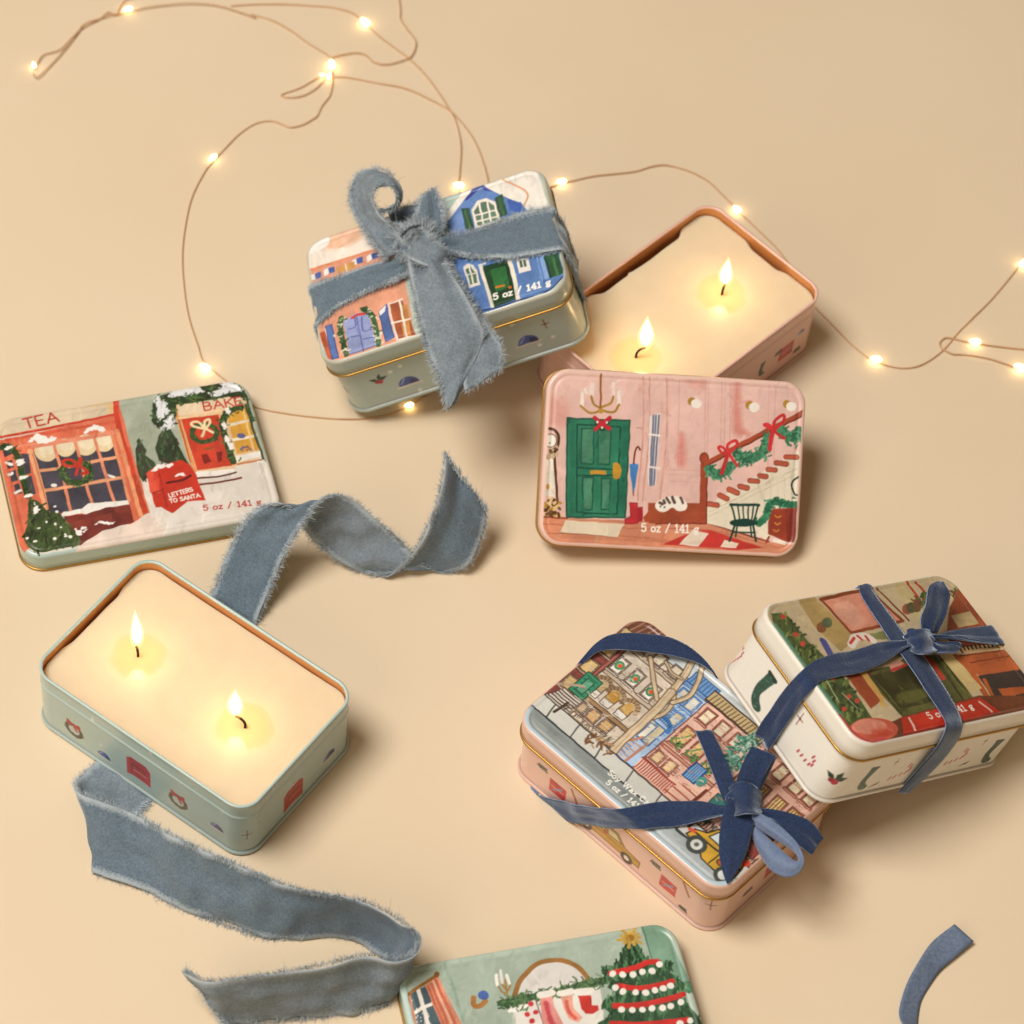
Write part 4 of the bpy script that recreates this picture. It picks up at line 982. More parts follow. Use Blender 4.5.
    for q in ((412, 362), (470, 368), (528, 366), (584, 352), (637, 346), (679, 308), (427, 442), (473, 464), (543, 468), (601, 472), (655, 458), (702, 447), (742, 430), (463, 566), (524, 568), (583, 566), (638, 560), (697, 556), (744, 546), (802, 522), (856, 630), (795, 645), (450, 690), (520, 700)):
        cv.ell(q, 20, 18, '#eae6de', 1, .04)
    for k in range(11):
        t = 2 * pi * k / 11; ln = 70 if k % 2 else 52
        cv.stroke([(514, 158), (514 + ln * cos(t), 158 + ln * .8 * sin(t))], 17, '#c8a044', 1, .2, False)
    cv.ell((514, 158), 26, 22, '#b8862f', 1, .25)
    a_, b_ = TL / 2 + LO, TW / 2 + LO
    sd = rr_dist(cv.X, cv.Y, a_, b_, RC + .05)
    m = (np.clip((.25 + .06 * cv.n1 - sd) / .05, 0, 1) * np.clip((-4.6 - cv.X) / .3, 0, 1))[:, None]
    cv.C = cv.C * (1 - m) + srgb('#b9d0c8') * m


# ------------------------------------------------------------------ little prints on the walls of the tins (arc s, height z)
def p_holly(cv, s, z, k=1.0):
    for a in (25, 150, 75): cv.poly([(s, z), (s + .25 * k * cos(radians(a - 25)), z + .25 * k * sin(radians(a - 25))), (s + .45 * k * cos(radians(a)), z + .45 * k * sin(radians(a))), (s + .25 * k * cos(radians(a + 25)), z + .25 * k * sin(radians(a + 25)))], '#26442c', 1, .2)
    cv.ell((s + .04 * k, z - .08 * k), .13 * k, .13 * k, '#b8283a'); cv.ell((s - .12 * k, z - .05 * k), .09 * k, .09 * k, '#8f2230')


def p_sprig(cv, s, z, k=1.0):
    cv.stroke([(s - .35 * k, z - .08 * k), (s + .35 * k, z + .08 * k)], .05, '#2f4030')
    for i in range(5): cv.stroke([(s - .28 * k + .14 * k * i, z - .06 * k + .03 * i), (s - .2 * k + .14 * k * i, z + .18 * k)], .06, '#33472f'); cv.stroke([(s - .28 * k + .14 * k * i, z - .06 * k + .03 * i), (s - .12 * k + .14 * k * i, z - .2 * k)], .06, '#2a3a28')


def p_star(cv, s, z, k=1.0, col='#7d3a2c'):
    cv.stroke([(s, z - .32 * k), (s, z + .32 * k)], .045, col, .9, .1, False); cv.stroke([(s - .19 * k, z), (s + .19 * k, z)], .045, col, .9, .1, False); cv.ell((s, z), .06, .06, col)


def p_dome(cv, s, z, k=1.0):
    P = [(s + .42 * k * cos(t), z + .46 * k * sin(t)) for t in np.linspace(0, pi, 12)]
    cv.poly(P, '#40559c', 1, .25); cv.poly([(s + .05, z), (s + .4 * k, z), (s + .36 * k, z + .2 * k), (s + .1, z + .3 * k)], '#262c58', .9, .2); cv.stroke([(s - .3 * k, z + .12 * k), (s - .1 * k, z + .38 * k)], .1, '#8f9fce', .8)
    cv.stroke([(s - .5 * k, z - .05), (s + .5 * k, z - .05)], .09, '#d8ccc0')


def p_wreath(cv, s, z, k=1.0):
    t = [(s + .38 * k * cos(a), z + .38 * k * sin(a)) for a in np.linspace(0, 6.3, 14)]
    cv.stroke(t, .19 * k, '#433c28', 1, .3); cv.dabs(('line', t, .12), 24, .14, .05, ['#34452a', '#5d4c30', '#7d2a28'], 1, None, 3)
    for P in ([(s, z + .32 * k), (s - .3 * k, z + .5 * k), (s - .28 * k, z + .24 * k), (s, z + .32 * k)], [(s, z + .32 * k), (s + .28 * k, z + .5 * k), (s + .28 * k, z + .24 * k), (s, z + .32 * k)], [(s, z + .3 * k), (s + .14 * k, z)]): cv.stroke(P, .13 * k, '#b5222c', 1, .1, False)


def p_letterbox(cv, s, z, k=1.0, col='#c03a32'):
    cv.poly([(s - .5 * k, z - .6 * k), (s - .5 * k, z + .45 * k), (s - .3 * k, z + .62 * k), (s + .35 * k, z + .62 * k), (s + .55 * k, z + .4 * k), (s + .55 * k, z - .6 * k), (s + .3 * k, z - .5 * k), (s - .25 * k, z - .5 * k)], col, 1, .15)
    cv.stroke([(s - .25 * k, z + .2 * k), (s + .35 * k, z + .2 * k)], .07, '#6d201e'); cv.stroke([(s - .28 * k, z - .5 * k), (s - .28 * k, z + .5 * k)], .05, '#8a2c28'); cv.stroke([(s - .2 * k, z - .1 * k), (s + .4 * k, z - .1 * k)], .05, '#e6a094')


def p_cane(cv, s, z, k=1.0, ang=0):
    P = spline([(-.5, -.15), (-.2, -.15), (.15, -.12), (.35, .0), (.3, .25), (.1, .35)], 4) * k
    c, n = cos(radians(ang)), sin(radians(ang))
    for i in range(0, len(P), 3):
        q = P[i]; p = np.array([s + c * q[0] - n * q[1], z + n * q[0] + c * q[1]])
        cv.stroke([p - np.array([.02, .07]) * k, p + np.array([.02, .07]) * k], .075 * k, '#bd2c38', 1, .1, False)


def p_stocking(cv, s, z, k=1.0, flip=1):
    P = [(s + f * flip * k, z + g * k) for f, g in ((-.1, .75), (.3, .72), (.22, .3), (.12, -.1), (.2, -.35), (.45, -.55), (.4, -.75), (.1, -.78), (-.15, -.55), (-.25, -.1), (-.18, .35))]
    cv.poly(P, '#2f5446', 1, .2, True); cv.stroke([P[0], P[1]], .16 * k, '#24382f'); cv.dabs(P, 14, .12, .04, ['#5d8a74', '#1f3a2f'], .9, None, 3)


def p_flake(cv, s, z, k=.12):
    cv.ell((s, z), k * .35, k * .35, '#e6e2da', .8)


def p_cab(cv, s, z, k=1.0):
    cv.poly([(s - 1.2 * k, z - .25 * k), (s - 1.2 * k, z + .1 * k), (s - .75 * k, z + .18 * k), (s - .5 * k, z + .55 * k), (s + .35 * k, z + .55 * k), (s + .65 * k, z + .16 * k), (s + 1.2 * k, z + .08 * k), (s + 1.2 * k, z - .25 * k)], '#c8983a', 1, .15, False, 0, '#5d4020', .05)
    for P in ([(s - .62 * k, z + .18 * k), (s - .42 * k, z + .46 * k), (s - .1 * k, z + .46 * k), (s - .1 * k, z + .18 * k)], [(s, z + .18 * k), (s, z + .46 * k), (s + .3 * k, z + .46 * k), (s + .5 * k, z + .18 * k)]): cv.poly(P, '#d9cfa4', 1, .1, False, 0, '#5d4020', .04)
    for u in (-.75, .75): cv.ell((s + u * k, z - .26 * k), .22 * k, .22 * k, '#4a3a2c'); cv.ell((s + u * k, z - .26 * k), .1 * k, .1 * k, '#e3d8c4')
    cv.stroke([(s - 1.15 * k, z), (s + 1.15 * k, z)], .04, '#7d5a24'); cv.stroke([(s - .1 * k, z + .1 * k), (s + .0 * k, z + .18 * k)], .16, '#c8542c')


def p_phone(cv, s, z, k=1.0):
    cv.poly([(s - .42 * k, z - .4 * k), (s - .42 * k, z + .42 * k), (s + .42 * k, z + .42 * k), (s + .42 * k, z - .4 * k)], '#c9403c', 1, .15)
    cv.stroke([(s - .2 * k, z - .2 * k), (s + .2 * k, z + .22 * k)], .1, '#7d8fb4'); cv.stroke([(s - .3 * k, z), (s + .3 * k, z)], .07, '#e0a8a0')
# ------------------------------------------------------------------ tabletop
def build_table():
    m, nt, b = new_mat('beige_paper')
    tc = nt.nodes.new('ShaderNodeTexCoord'); n = nt.nodes.new('ShaderNodeTexNoise'); n.inputs['Scale'].default_value = 7; n.inputs['Detail'].default_value = 5
    cr = nt.nodes.new('ShaderNodeValToRGB')
    cr.color_ramp.elements[0].position = .3; cr.color_ramp.elements[0].color = L4(TABLE_A)
    cr.color_ramp.elements[1].position = .7; cr.color_ramp.elements[1].color = L4(TABLE_B)
    nt.links.new(tc.outputs['Object'], n.inputs['Vector']); nt.links.new(n.outputs['Fac'], cr.inputs['Fac']); nt.links.new(cr.outputs['Color'], b.inputs['Base Color'])
    b.inputs['Roughness'].default_value = .72; b.inputs['Specular IOR Level'].default_value = .25
    add_noise_bump(nt, b, 650, .16, .0003, 5)
    s = 170
    o = mesh('tabletop', [(-s, -s, 0), (s, -s, 0), (s, s, 0), (-s, s, 0)], [(0, 1, 2, 3)], m, smooth=False)
    tag(o, 'plain beige paper tabletop under the tins and ribbons', None, None, 'structure')


TABLE_A, TABLE_B = '#e0cbad', '#e4d0b4'
SIDE = {'E': '#adc4c0', 'D': '#b0c2ba', 'A': '#aab9b1', 'B': '#e0b3a4', 'H': '#e6bcac', 'G': '#a5bcb4', 'C': '#e4bcb2', 'I': '#e6e1d7'}


# ------------------------------------------------------------------ tin body
def build_body(t, parent, prints, opened):
    zt = HB
    prof = [(.12, -1.2), (.1, -.2), (.03, -.1), (0, -.02), (.0, .05), (.04, .1), (.13, .1), (.17, .06), (.18, .015), (.2, 0.0)]
    lo = len(prof)
    prof += [(z, 0.0) for z in np.linspace(.25, 2.55, 60)]
    prof += [(z, .035 * math.exp(-((z - 2.72) / .06) ** 2) - .02 * (z > 2.72) * 1.0) for z in np.linspace(2.6, 2.95, 9)]
    prof += [(3.2, -.02), (zt - .14, -.02), (zt - .08, .015), (zt - .02, .01), (zt, -.045), (zt - .02, -.1), (zt - .08, -.115)]
    nin = len(prof)
    prof += [(zt - .14, -.1), (3.0, -.08), (1.5, -.08), (.3, -.09), (.16, -.3), (.15, -1.2)]
    V, Fc, S, Z, m = sweep(prof, .042, 32)
    rows = len(prof)
    mi = np.repeat((np.arange(rows - 1) >= nin - 1).astype(int), m)
    # arc on the straight wall, measured like the prints
    cv = Canvas(S, Z, SIDE[t], None, .015, .036)
    prints(cv)
    seam = np.exp(-((Z - .19) / .02) ** 2) * (np.arange(len(Z)) < m * (lo + 2))
    cv.C = cv.C * (1 - .45 * seam[:, None]) + srgb('#5a4034') * .45 * seam[:, None]
    return mesh('body', V, Fc, [M['paint'], M['tinplate']], parent, mi, cv.linear())


def arc_of(t, x, y):
    """(arc, z) on the wall of tin t seen at a place of the photograph"""
    a, b = TL / 2, TW / 2
    q = loc(t, x, y, 1, -b)
    best = None
    if abs(q[0]) <= a - RC + .01 and -.2 < q[2] < 4: best = (q[0], q[2])
    if best is None:
        base = (a - RC) + pi * RC / 2
        q = loc(t, x, y, 0, a); w = loc(t, x, y, 0, -a)
        nr = RM[t][:, 0] @ (CAM - TR[t]) 
        if nr > 0: best = (base + (q[1] + b - RC), q[2])
        else: best = (-base - (w[1] + b - RC), w[2])
        q2 = loc(t, x, y, 1, -b)
        if abs(q2[0]) < a and abs(abs(q2[0]) - (a - RC)) < RC * .7: best = (q2[0] * 1.04, q2[2])
    return best


# ------------------------------------------------------------------ lid
def build_lid(t, parent, art, z0, name='lid', pose=None):
    """the lid's lower edge at local z0; art painted on its top"""
    a, b, r = TL / 2 + LO, TW / 2 + LO, RC + LO * .6
    top = z0 + HS; sh = .15
    # painted top: rows follow the rounded outline
    ny = 290; nx = 430
    ys = np.concatenate([-b + r * (1 - np.cos(np.linspace(0, pi / 2, 60)))[:-1], np.linspace(-b + r, b - r, ny - 120), b - r * (1 - np.cos(np.linspace(pi / 2, 0, 60)))[1:]])
    us = np.sin(np.linspace(-1, 1, nx) * 1.25) / sin(1.25) * .35 + np.linspace(-1, 1, nx) * .65
    over = np.maximum(np.abs(ys) - (b - r), 0)
    hw = a - r + np.sqrt(np.maximum(r * r - over ** 2, 0))
    X = us[None, :] * hw[:, None]; Y = np.repeat(ys[:, None], nx, 1)
    X = X.ravel(); Y = Y.ravel()
    d = np.maximum(rr_dist(X, Y, a, b, r), 0)
    k = np.clip(d / sh, 0, 1)
    Zp = top - sh + sh * np.sqrt(np.maximum(1 - (1 - k) ** 2, 0))
    Zp = Zp - .05 * np.exp(-((d - .33) / .05) ** 2) * 0 - .035 * np.clip((d - .2) / .1, 0, 1) + .03 * np.clip((d - .32) / .12, 0, 1)
    cv = Canvas(X, Y, SIDE[t], lambda x, y: loc(t, x, y, 2, top)[:2])
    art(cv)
    cv.brush(900 if t != 'H' else 500, .5 if t != 'H' else .3, .11 if t != 'H' else .06, {'C': .026, 'G': .03, 'A': .045}.get(t, .04), 80 if t != 'I' else None)
    V1 = np.stack([X, Y, Zp], -1); F1 = grid_faces(len(ys), nx)
    # skirt, then the inside
    P, _ = rounded(a, b, r, .2, 14)
    prof = [(top - sh, 0.0), (top - .5, .0), (z0 + .12, 0.0), (z0 + .1, -.03), (z0 + .3, -.035), (top - .2, -.04), (top - .06, -.16), (top - .06, -1.5), (top - .06, -3.4)]
    V2 = []
    for z, e in prof:
        if e > -1:
            V2.append(np.stack([P[:, 0] + P[:, 2] * e, P[:, 1] + P[:, 3] * e, np.full(len(P), z)], -1))
        else:
            f = 1 + e / b
            V2.append(np.stack([P[:, 0] * f, P[:, 1] * f, np.full(len(P), z)], -1))
    V2 = np.concatenate(V2); F2 = grid_faces(len(prof), len(P), True, len(V1))
    c2 = np.tile(lin(srgb(SIDE[t])), (len(V2), 1)); c1 = cv.linear()
    mi = np.concatenate([np.zeros(len(F1), int), np.repeat((np.arange(len(prof) - 1) >= 3).astype(int), len(P))])
    o = mesh(name, np.concatenate([V1, V2]), np.concatenate([F1, F2]), [M['paint'], M['tinplate']], parent, mi, np.concatenate([c1, c2]))
    if pose: put_pose(o, pose)
    # rolled gold rim
    T = []
    for k in range(10):
        q = 2 * pi * k / 10; e = .01 + .045 * cos(q); z = z0 + .07 + .062 * sin(q)
        T.append(np.stack([P[:, 0] + P[:, 2] * e, P[:, 1] + P[:, 3] * e, np.full(len(P), z)], -1))
    T.append(T[0])
    mesh('rim', np.concatenate(T), grid_faces(11, len(P), True), M['gold'], o)
    return o


# ------------------------------------------------------------------ wax, wicks, flames
def mat_wax(pools):
    """soft wax, melted to a clear yellow pool round each wick (pools: local points in metres)"""
    m, nt, b = new_mat('wax')
    tc = nt.nodes.new('ShaderNodeTexCoord')
    nz = nt.nodes.new('ShaderNodeTexNoise'); nz.inputs['Scale'].default_value = 55; nz.inputs['Detail'].default_value = 2
    nt.links.new(tc.outputs['Object'], nz.inputs['Vector'])
    prev = None
    for p in pools:
        d = nt.nodes.new('ShaderNodeVectorMath'); d.operation = 'DISTANCE'; d.inputs[1].default_value = p
        nt.links.new(tc.outputs['Object'], d.inputs[0]); out = d.outputs['Value']
        if prev is not None:
            mn = nt.nodes.new('ShaderNodeMath'); mn.operation = 'MINIMUM'; nt.links.new(prev, mn.inputs[0]); nt.links.new(out, mn.inputs[1]); out = mn.outputs[0]
        prev = out
    sc = nt.nodes.new('ShaderNodeMath'); sc.operation = 'MULTIPLY_ADD'; sc.inputs[1].default_value = .007; nt.links.new(nz.outputs['Fac'], sc.inputs[0]); nt.links.new(prev, sc.inputs[2])
    mr = nt.nodes.new('ShaderNodeMapRange'); mr.interpolation_type = 'SMOOTHSTEP'
    mr.inputs['From Min'].default_value = .0112; mr.inputs['From Max'].default_value = .0168; mr.inputs['To Min'].default_value = 1; mr.inputs['To Max'].default_value = 0
    nt.links.new(sc.outputs[0], mr.inputs['Value'])
    mx = nt.nodes.new('ShaderNodeMix'); mx.data_type = 'RGBA'; mx.inputs['A'].default_value = L4('#e7d3b3'); mx.inputs['B'].default_value = L4('#e4cb9a')
    nt.links.new(mr.outputs['Result'], mx.inputs['Factor'])
    n3 = nt.nodes.new('ShaderNodeTexNoise'); n3.inputs['Scale'].default_value = 120; n3.inputs['Detail'].default_value = 5; nt.links.new(tc.outputs['Object'], n3.inputs['Vector'])
    r3 = nt.nodes.new('ShaderNodeMapRange'); r3.inputs['From Min'].default_value = .35; r3.inputs['From Max'].default_value = .65; r3.inputs['To Min'].default_value = .975; r3.inputs['To Max'].default_value = 1.01; nt.links.new(n3.outputs['Fac'], r3.inputs['Value'])
    v3 = nt.nodes.new('ShaderNodeVectorMath'); v3.operation = 'SCALE'; nt.links.new(mx.outputs['Result'], v3.inputs[0]); nt.links.new(r3.outputs['Result'], v3.inputs['Scale'])
    nt.links.new(v3.outputs['Vector'], b.inputs['Base Color'])
    rg = nt.nodes.new('ShaderNodeMapRange'); rg.inputs['To Min'].default_value = .42; rg.inputs['To Max'].default_value = .06
    nt.links.new(mr.outputs['Result'], rg.inputs['Value']); nt.links.new(rg.outputs['Result'], b.inputs['Roughness'])
    b.inputs['Subsurface Weight'].default_value = .7
    b.inputs['Subsurface Radius'].default_value = (1.0, .68, .38); b.inputs['Subsurface Scale'].default_value = .009
    bp = nt.nodes.new('ShaderNodeBump'); bp.inputs['Strength'].default_value = .12; bp.inputs['Distance'].default_value = .0006
    inv = nt.nodes.new('ShaderNodeMath'); inv.operation = 'MULTIPLY'; i2 = nt.nodes.new('ShaderNodeMath'); i2.operation = 'SUBTRACT'; i2.inputs[0].default_value = 1
    nt.links.new(mr.outputs['Result'], i2.inputs[1]); nt.links.new(i2.outputs[0], inv.inputs[0]); nt.links.new(nz.outputs['Fac'], inv.inputs[1])
    nt.links.new(inv.outputs[0], bp.inputs['Height']); nt.links.new(bp.outputs['Normal'], b.inputs['Normal'])
    return m


def mat_flame():
    m = bpy.data.materials.new('flame'); m.use_nodes = True; nt = m.node_tree; nt.nodes.clear()
    out = nt.nodes.new('ShaderNodeOutputMaterial'); em = nt.nodes.new('ShaderNodeEmission'); tr = nt.nodes.new('ShaderNodeBsdfTransparent'); ad = nt.nodes.new('ShaderNodeAddShader')
    a = nt.nodes.new('ShaderNodeAttribute'); a.attribute_name = 'paint'
    sp = nt.nodes.new('ShaderNodeSeparateColor'); nt.links.new(a.outputs['Color'], sp.inputs['Color'])
    cr = nt.nodes.new('ShaderNodeValToRGB'); e = cr.color_ramp.elements
    e[0].position = 0; e[0].color = (.9, .3, .06, 1); e[1].position = .35; e[1].color = (1, .6, .17, 1)
    n = e.new(.12); n.color = (1, .5, .1, 1); n = e.new(.9); n.color = (1, .55, .14, 1)
    core = nt.nodes.new('ShaderNodeMix'); core.data_type = 'RGBA'; core.inputs['B'].default_value = (1, .88, .6, 1)
    nt.links.new(cr.outputs['Color'], core.inputs['A']); nt.links.new(sp.outputs['Blue'], core.inputs['Factor'])
    nt.links.new(sp.outputs['Red'], cr.inputs['Fac']); nt.links.new(core.outputs['Result'], em.inputs['Color']); st = nt.nodes.new('ShaderNodeMath'); st.operation = 'MULTIPLY'; st.inputs[1].default_value = FLAME; nt.links.new(sp.outputs['Green'], st.inputs[0]); nt.links.new(st.outputs[0], em.inputs['Strength'])
    nt.links.new(tr.outputs[0], ad.inputs[0]); nt.links.new(em.outputs[0], ad.inputs[1])
    nt.links.new(ad.outputs[0], out.inputs['Surface'])
    return m


FLAME = 2.2
WAXZ = 3.08


def build_wax(t, parent, gaps, pools):
    P, s = rounded(TL / 2 - .085, TW / 2 - .085, RC - .085, .1, 16)
    ins = np.zeros(len(s))
    for s0, s1, w in gaps: k = np.clip(np.minimum(s - s0, s1 - s) / .7, 0, 1); ins = np.maximum(ins, w * k * k * (3 - 2 * k) * (.85 + .3 * vnoise(s, s * 0, .7, 8)))
    ins0 = .02 + .03 * vnoise(s, s * 0, 1.3, 5); ins = ins + ins0
    O = np.stack([P[:, 0] - P[:, 2] * ins, P[:, 1] - P[:, 3] * ins], -1)
    rings = [(1.0, .25, 0), (1.0, WAXZ - .1, 0), (1.0, WAXZ - .03, .0), (.994, WAXZ + .0, 0)] + [(f, WAXZ, 0) for f in (.99, .965, .9, .8, .68, .55, .42, .3, .18, .08)]
    O0 = np.stack([P[:, 0] - P[:, 2] * .55, P[:, 1] - P[:, 3] * .55], -1)
    V = [np.stack([(O if f > .97 else O0)[:, 0] * f, (O if f > .97 else O0)[:, 1] * f, np.full(len(O), z)], -1) for f, z, _ in rings]
    V = np.concatenate(V); F = grid_faces(len(rings), len(O), True)
    top = len(V); V = np.vstack([V, [[0, 0, WAXZ]], [[0, 0, .25]]])
    m = len(O); r0 = (len(rings) - 1) * m
    Fl = [tuple(f) for f in F] + [(r0 + i, r0 + (i + 1) % m, top) for i in range(m)] + [((i + 1) % m, i, top + 1) for i in range(m)]
    # the wax sinks and wells up a little near the wicks
    d = np.min([np.hypot(V[:, 0] - p[0], V[:, 1] - p[1]) for p in pools], 0)
    V[:, 2] += np.where(V[:, 2] > WAXZ - .05, -.03 * np.exp(-(d / 1.1) ** 2) + .02 * (vnoise(V[:, 0], V[:, 1], .8, 9) - .5), 0)
    return mesh('wax', V, Fl, mat_wax([(p[0] * U, p[1] * U, WAXZ * U) for p in pools]), parent)


def build_wick(t, parent, base_px, bend, tip_px, flame_w, sway=0.0):
    b = loc(t, *base_px, 2, WAXZ)
    # wick: a bent blackened cord
    C = spline([(b[0], b[1], WAXZ - .1), (b[0], b[1], WAXZ + .25), (b[0] + bend[0] * .4, b[1] + bend[1] * .4, WAXZ + .5), (b[0] + bend[0], b[1] + bend[1], WAXZ + .58)], 6)
    w = tube('wick', C, [.055] * len(C), M['wick'], parent, 8)
    # flame: upright teardrop whose tip leans a little
    zs = np.linspace(.6, 5, 400)
    pts = np.array([loc(t, *tip_px, 2, WAXZ + z) for z in zs]); k = np.argmin(np.hypot(pts[:, 0] - b[0], pts[:, 1] - b[1])); tip = pts[k]
    h = tip[2] - WAXZ; z0 = WAXZ + .42; n = 26; m = 18; V = []; C4 = []
    base = np.array([b[0] + bend[0] * .85, b[1] + bend[1] * .85])
    for shell, (sw, lo_, hi_, gain) in enumerate(((1.0, 0.0, 1.0, .3), (.7, .12, .9, 1.0))):
        for i in range(n):
            u = i / (n - 1); r = sw * flame_w * 1.0 * (sin(pi * min(1, u ** .7 * .97 + .02)) ** 1.05) * (1 - .2 * u) if 0 < i < n - 1 else .01
            h_ = lo_ + (hi_ - lo_) * u
            c = base + (tip[:2] - base) * h_ ** 1.5 + np.array([sway * sin(pi * h_ * 1.4), 0])
            for j in range(m):
                q = 2 * pi * j / m; V.append((c[0] + r * cos(q), c[1] + r * sin(q), z0 + (tip[2] - z0) * h_))
                C4.append((h_, gain * min(1, .06 + (u * 3.2) ** 1.6), shell))
    Ff = np.concatenate([grid_faces(n, m, True), grid_faces(n, m, True, n * m)])
    f = mesh('flame', V, Ff, M['flame'], w, None, np.array(C4))
    L = bpy.data.lights.new('flame_light', 'POINT'); L.energy = FLAME_W; L.color = (1, .6, .26); L.shadow_soft_size = .0035
    lo = bpy.data.objects.new('flame_light', L); COL.objects.link(lo); lo.parent = f
    p = base + (tip[:2] - base) * .25
    lo.location = (p[0] * U, p[1] * U, (z0 + (tip[2] - z0) * .42) * U)
    return w


FLAME_W = .0105


def tube(name, C, R, mat, parent=None, m=8, origin=None, kind=None):
    C = np.asarray(C, float); T = np.gradient(C, axis=0); T /= np.linalg.norm(T, axis=1)[:, None] + 1e-9
    ref = np.array([.3, .2, 1.0]); V = []
    for c, t, r in zip(C, T, R):
        a = np.cross(t, ref); a /= np.linalg.norm(a) + 1e-9; b = np.cross(t, a)
        for j in range(m): q = 2 * pi * j / m; V.append(c + r * (a * cos(q) + b * sin(q)))
    n = len(C); Fl = [tuple(f) for f in grid_faces(n, m, True)] + [tuple(range(m))[::-1], tuple((n - 1) * m + j for j in range(m))]
    return mesh(name, V, Fl, mat, parent, origin=origin)


# ------------------------------------------------------------------ ribbons
def band(name, secs, mats, parent=None, origin=None, bow=0.0, thick=.05, n=8, m=11, ripple=.03, seed=1, pleat=None):
    """a strip of ribbon through cross-sections (one edge point, other edge point)"""
    P = spline([s[0] for s in secs], n); Q = spline([s[1] for s in secs], n)
    v = np.linspace(0, 1, m)
    G = P[:, None, :] * (1 - v)[None, :, None] + Q[:, None, :] * v[None, :, None]
    T = np.gradient(G, axis=0); W = (Q - P)[:, None, :] + 0 * G
    N = np.cross(T, W); N /= np.linalg.norm(N, axis=2)[:, :, None] + 1e-9
    ln = np.concatenate([[0], np.cumsum(np.linalg.norm(np.diff((P + Q) / 2, axis=0), axis=1))])
    uu = np.repeat(ln[:, None], m, 1); vv = np.repeat(v[None, :], len(P), 0)
    off = bow * (1 - (2 * vv - 1) ** 2) + ripple * 2 * (vnoise(uu.ravel(), vv.ravel() * 2, 1.4, seed).reshape(uu.shape) - .5)
    if pleat:                                   # gathers running out of the knot
        amp, cnt, dec, end = pleat
        k = ln[-1] - uu if end else uu
        off = off + amp * np.exp(-(k / dec) ** 2) * np.sin(2 * pi * cnt * vv + 3 * vnoise(uu.ravel(), 0 * uu.ravel() + seed, .5, seed).reshape(uu.shape))
    off = off + ripple * 1.2 * (vnoise(uu.ravel() * .45, vv.ravel() * 5, 1.0, seed + 50).reshape(uu.shape) - .5)
    G = G + N * off[:, :, None]
    G[:, :, 2] = np.maximum(G[:, :, 2], .03)
    o = mesh(name, G.reshape(-1, 3), grid_faces(len(P), m), mats, parent, None, None, True, origin, np.stack([uu.ravel(), vv.ravel()], -1))
    sm = o.modifiers.new('thickness', 'SOLIDIFY'); sm.thickness = thick * U; sm.offset = 0
    sm.material_offset = 1; sm.material_offset_rim = 2
    return o, (P, Q, N[:, 0], N[:, -1])


def frayed(edges, parent, origin, per_cm=26, ln=(.08, .3), ends=(False, False), seed=3, w=.0095, name='frayed_edge'):
    """loose threads along both edges (and the cut ends) of a strip"""
    r = np.random.default_rng(seed); P, Q, NP, NQ = edges; V = []; F = []
    def hairs(A, B, N, k):
        L = np.concatenate([[0], np.cumsum(np.linalg.norm(np.diff(A, axis=0), axis=1))])
        for s in r.uniform(0, L[-1], int(L[-1] * k)):
            i = min(np.searchsorted(L, s), len(A) - 1); j = max(i - 1, 0)
            f = (s - L[j]) / (L[i] - L[j] + 1e-9); a = A[j] + (A[i] - A[j]) * f; b = B[j] + (B[i] - B[j]) * f
            o = a - b; o /= np.linalg.norm(o) + 1e-9; t = A[i] - A[j]; t = t / (np.linalg.norm(t) + 1e-9)
            d = o + t * r.normal(0, .4) + N[i] * r.normal(.12, .4); d /= np.linalg.norm(d)
            l = r.uniform(*ln) * (1.6 if r.random() < .06 else 1) * (2.0 if r.random() < .006 else 1)
            p0 = a - o * r.uniform(0.0, .22) + N[i] * r.normal(0, .03); p1 = p0 + d * l * .55; p2 = p0 + d * l + (t * r.normal(0, .3) + N[i] * r.normal(0, .3)) * l * .6
            side = np.cross(d, r.normal(0, 1, 3)); side /= np.linalg.norm(side) + 1e-9; side *= w * r.uniform(.6, 1.3)
            k0 = len(V)
            for p, ww in ((p0, 1), (p1, .85), (p2, .35)): 
                p = np.array([p[0], p[1], max(p[2], .02)])
                V.append(p - side * ww); V.append(p + side * ww)
            F.append((k0, k0 + 1, k0 + 3, k0 + 2)); F.append((k0 + 2, k0 + 3, k0 + 5, k0 + 4))
    per_cm *= 3.6; hairs(P, Q, NP, per_cm); hairs(Q, P, NQ, per_cm)
    for e, (i, j) in zip(ends, ((0, 3), (-1, -4))):
        if e:
            t = np.linspace(0, 1, 12)[:, None]; hairs(P[i] + (Q[i] - P[i]) * t, P[j] + (Q[j] - P[j]) * t, np.repeat(NP[i][None], 12, 0), per_cm)
    return mesh(name, V, np.array(F), M['fray'], parent, smooth=False, origin=None if origin is None else origin)


def knot(name, c, t, nrm, a, b, h, mats, parent, origin, seed=1, folds=4):
    """a tight lump of folded ribbon: t along the wrap, nrm up"""
    t = np.asarray(t, float); t /= np.linalg.norm(t); nrm = np.asarray(nrm, float); nrm -= t * (nrm @ t); nrm /= np.linalg.norm(nrm); s = np.cross(nrm, t)
    n, m = 30, 44; V = []
    for i in range(n):
        th = pi * i / (n - 1)
        for j in range(m):
            ph = 2 * pi * j / m
            x, y, z = sin(th) * cos(ph), sin(th) * sin(ph), cos(th)
            k = 1 + .13 * sin(folds * (x * 1.3 + .35 * z + .3 * sin(2 * ph + seed)) * 2.2 + seed) + .05 * sin(5 * ph + 3 * th + seed)
            p = c + (t * x * a * k + s * y * b * k * (1 - .28 * math.exp(-(x / .35) ** 2) * 0) + nrm * z * h * k)
            V.append(p)
    return mesh(name, V, grid_faces(n, m, True), mats, parent, origin=origin, uv=np.tile([0, .5], (len(V), 1)))
KEY, AMB, FILL = 59.5, .18, 5.4
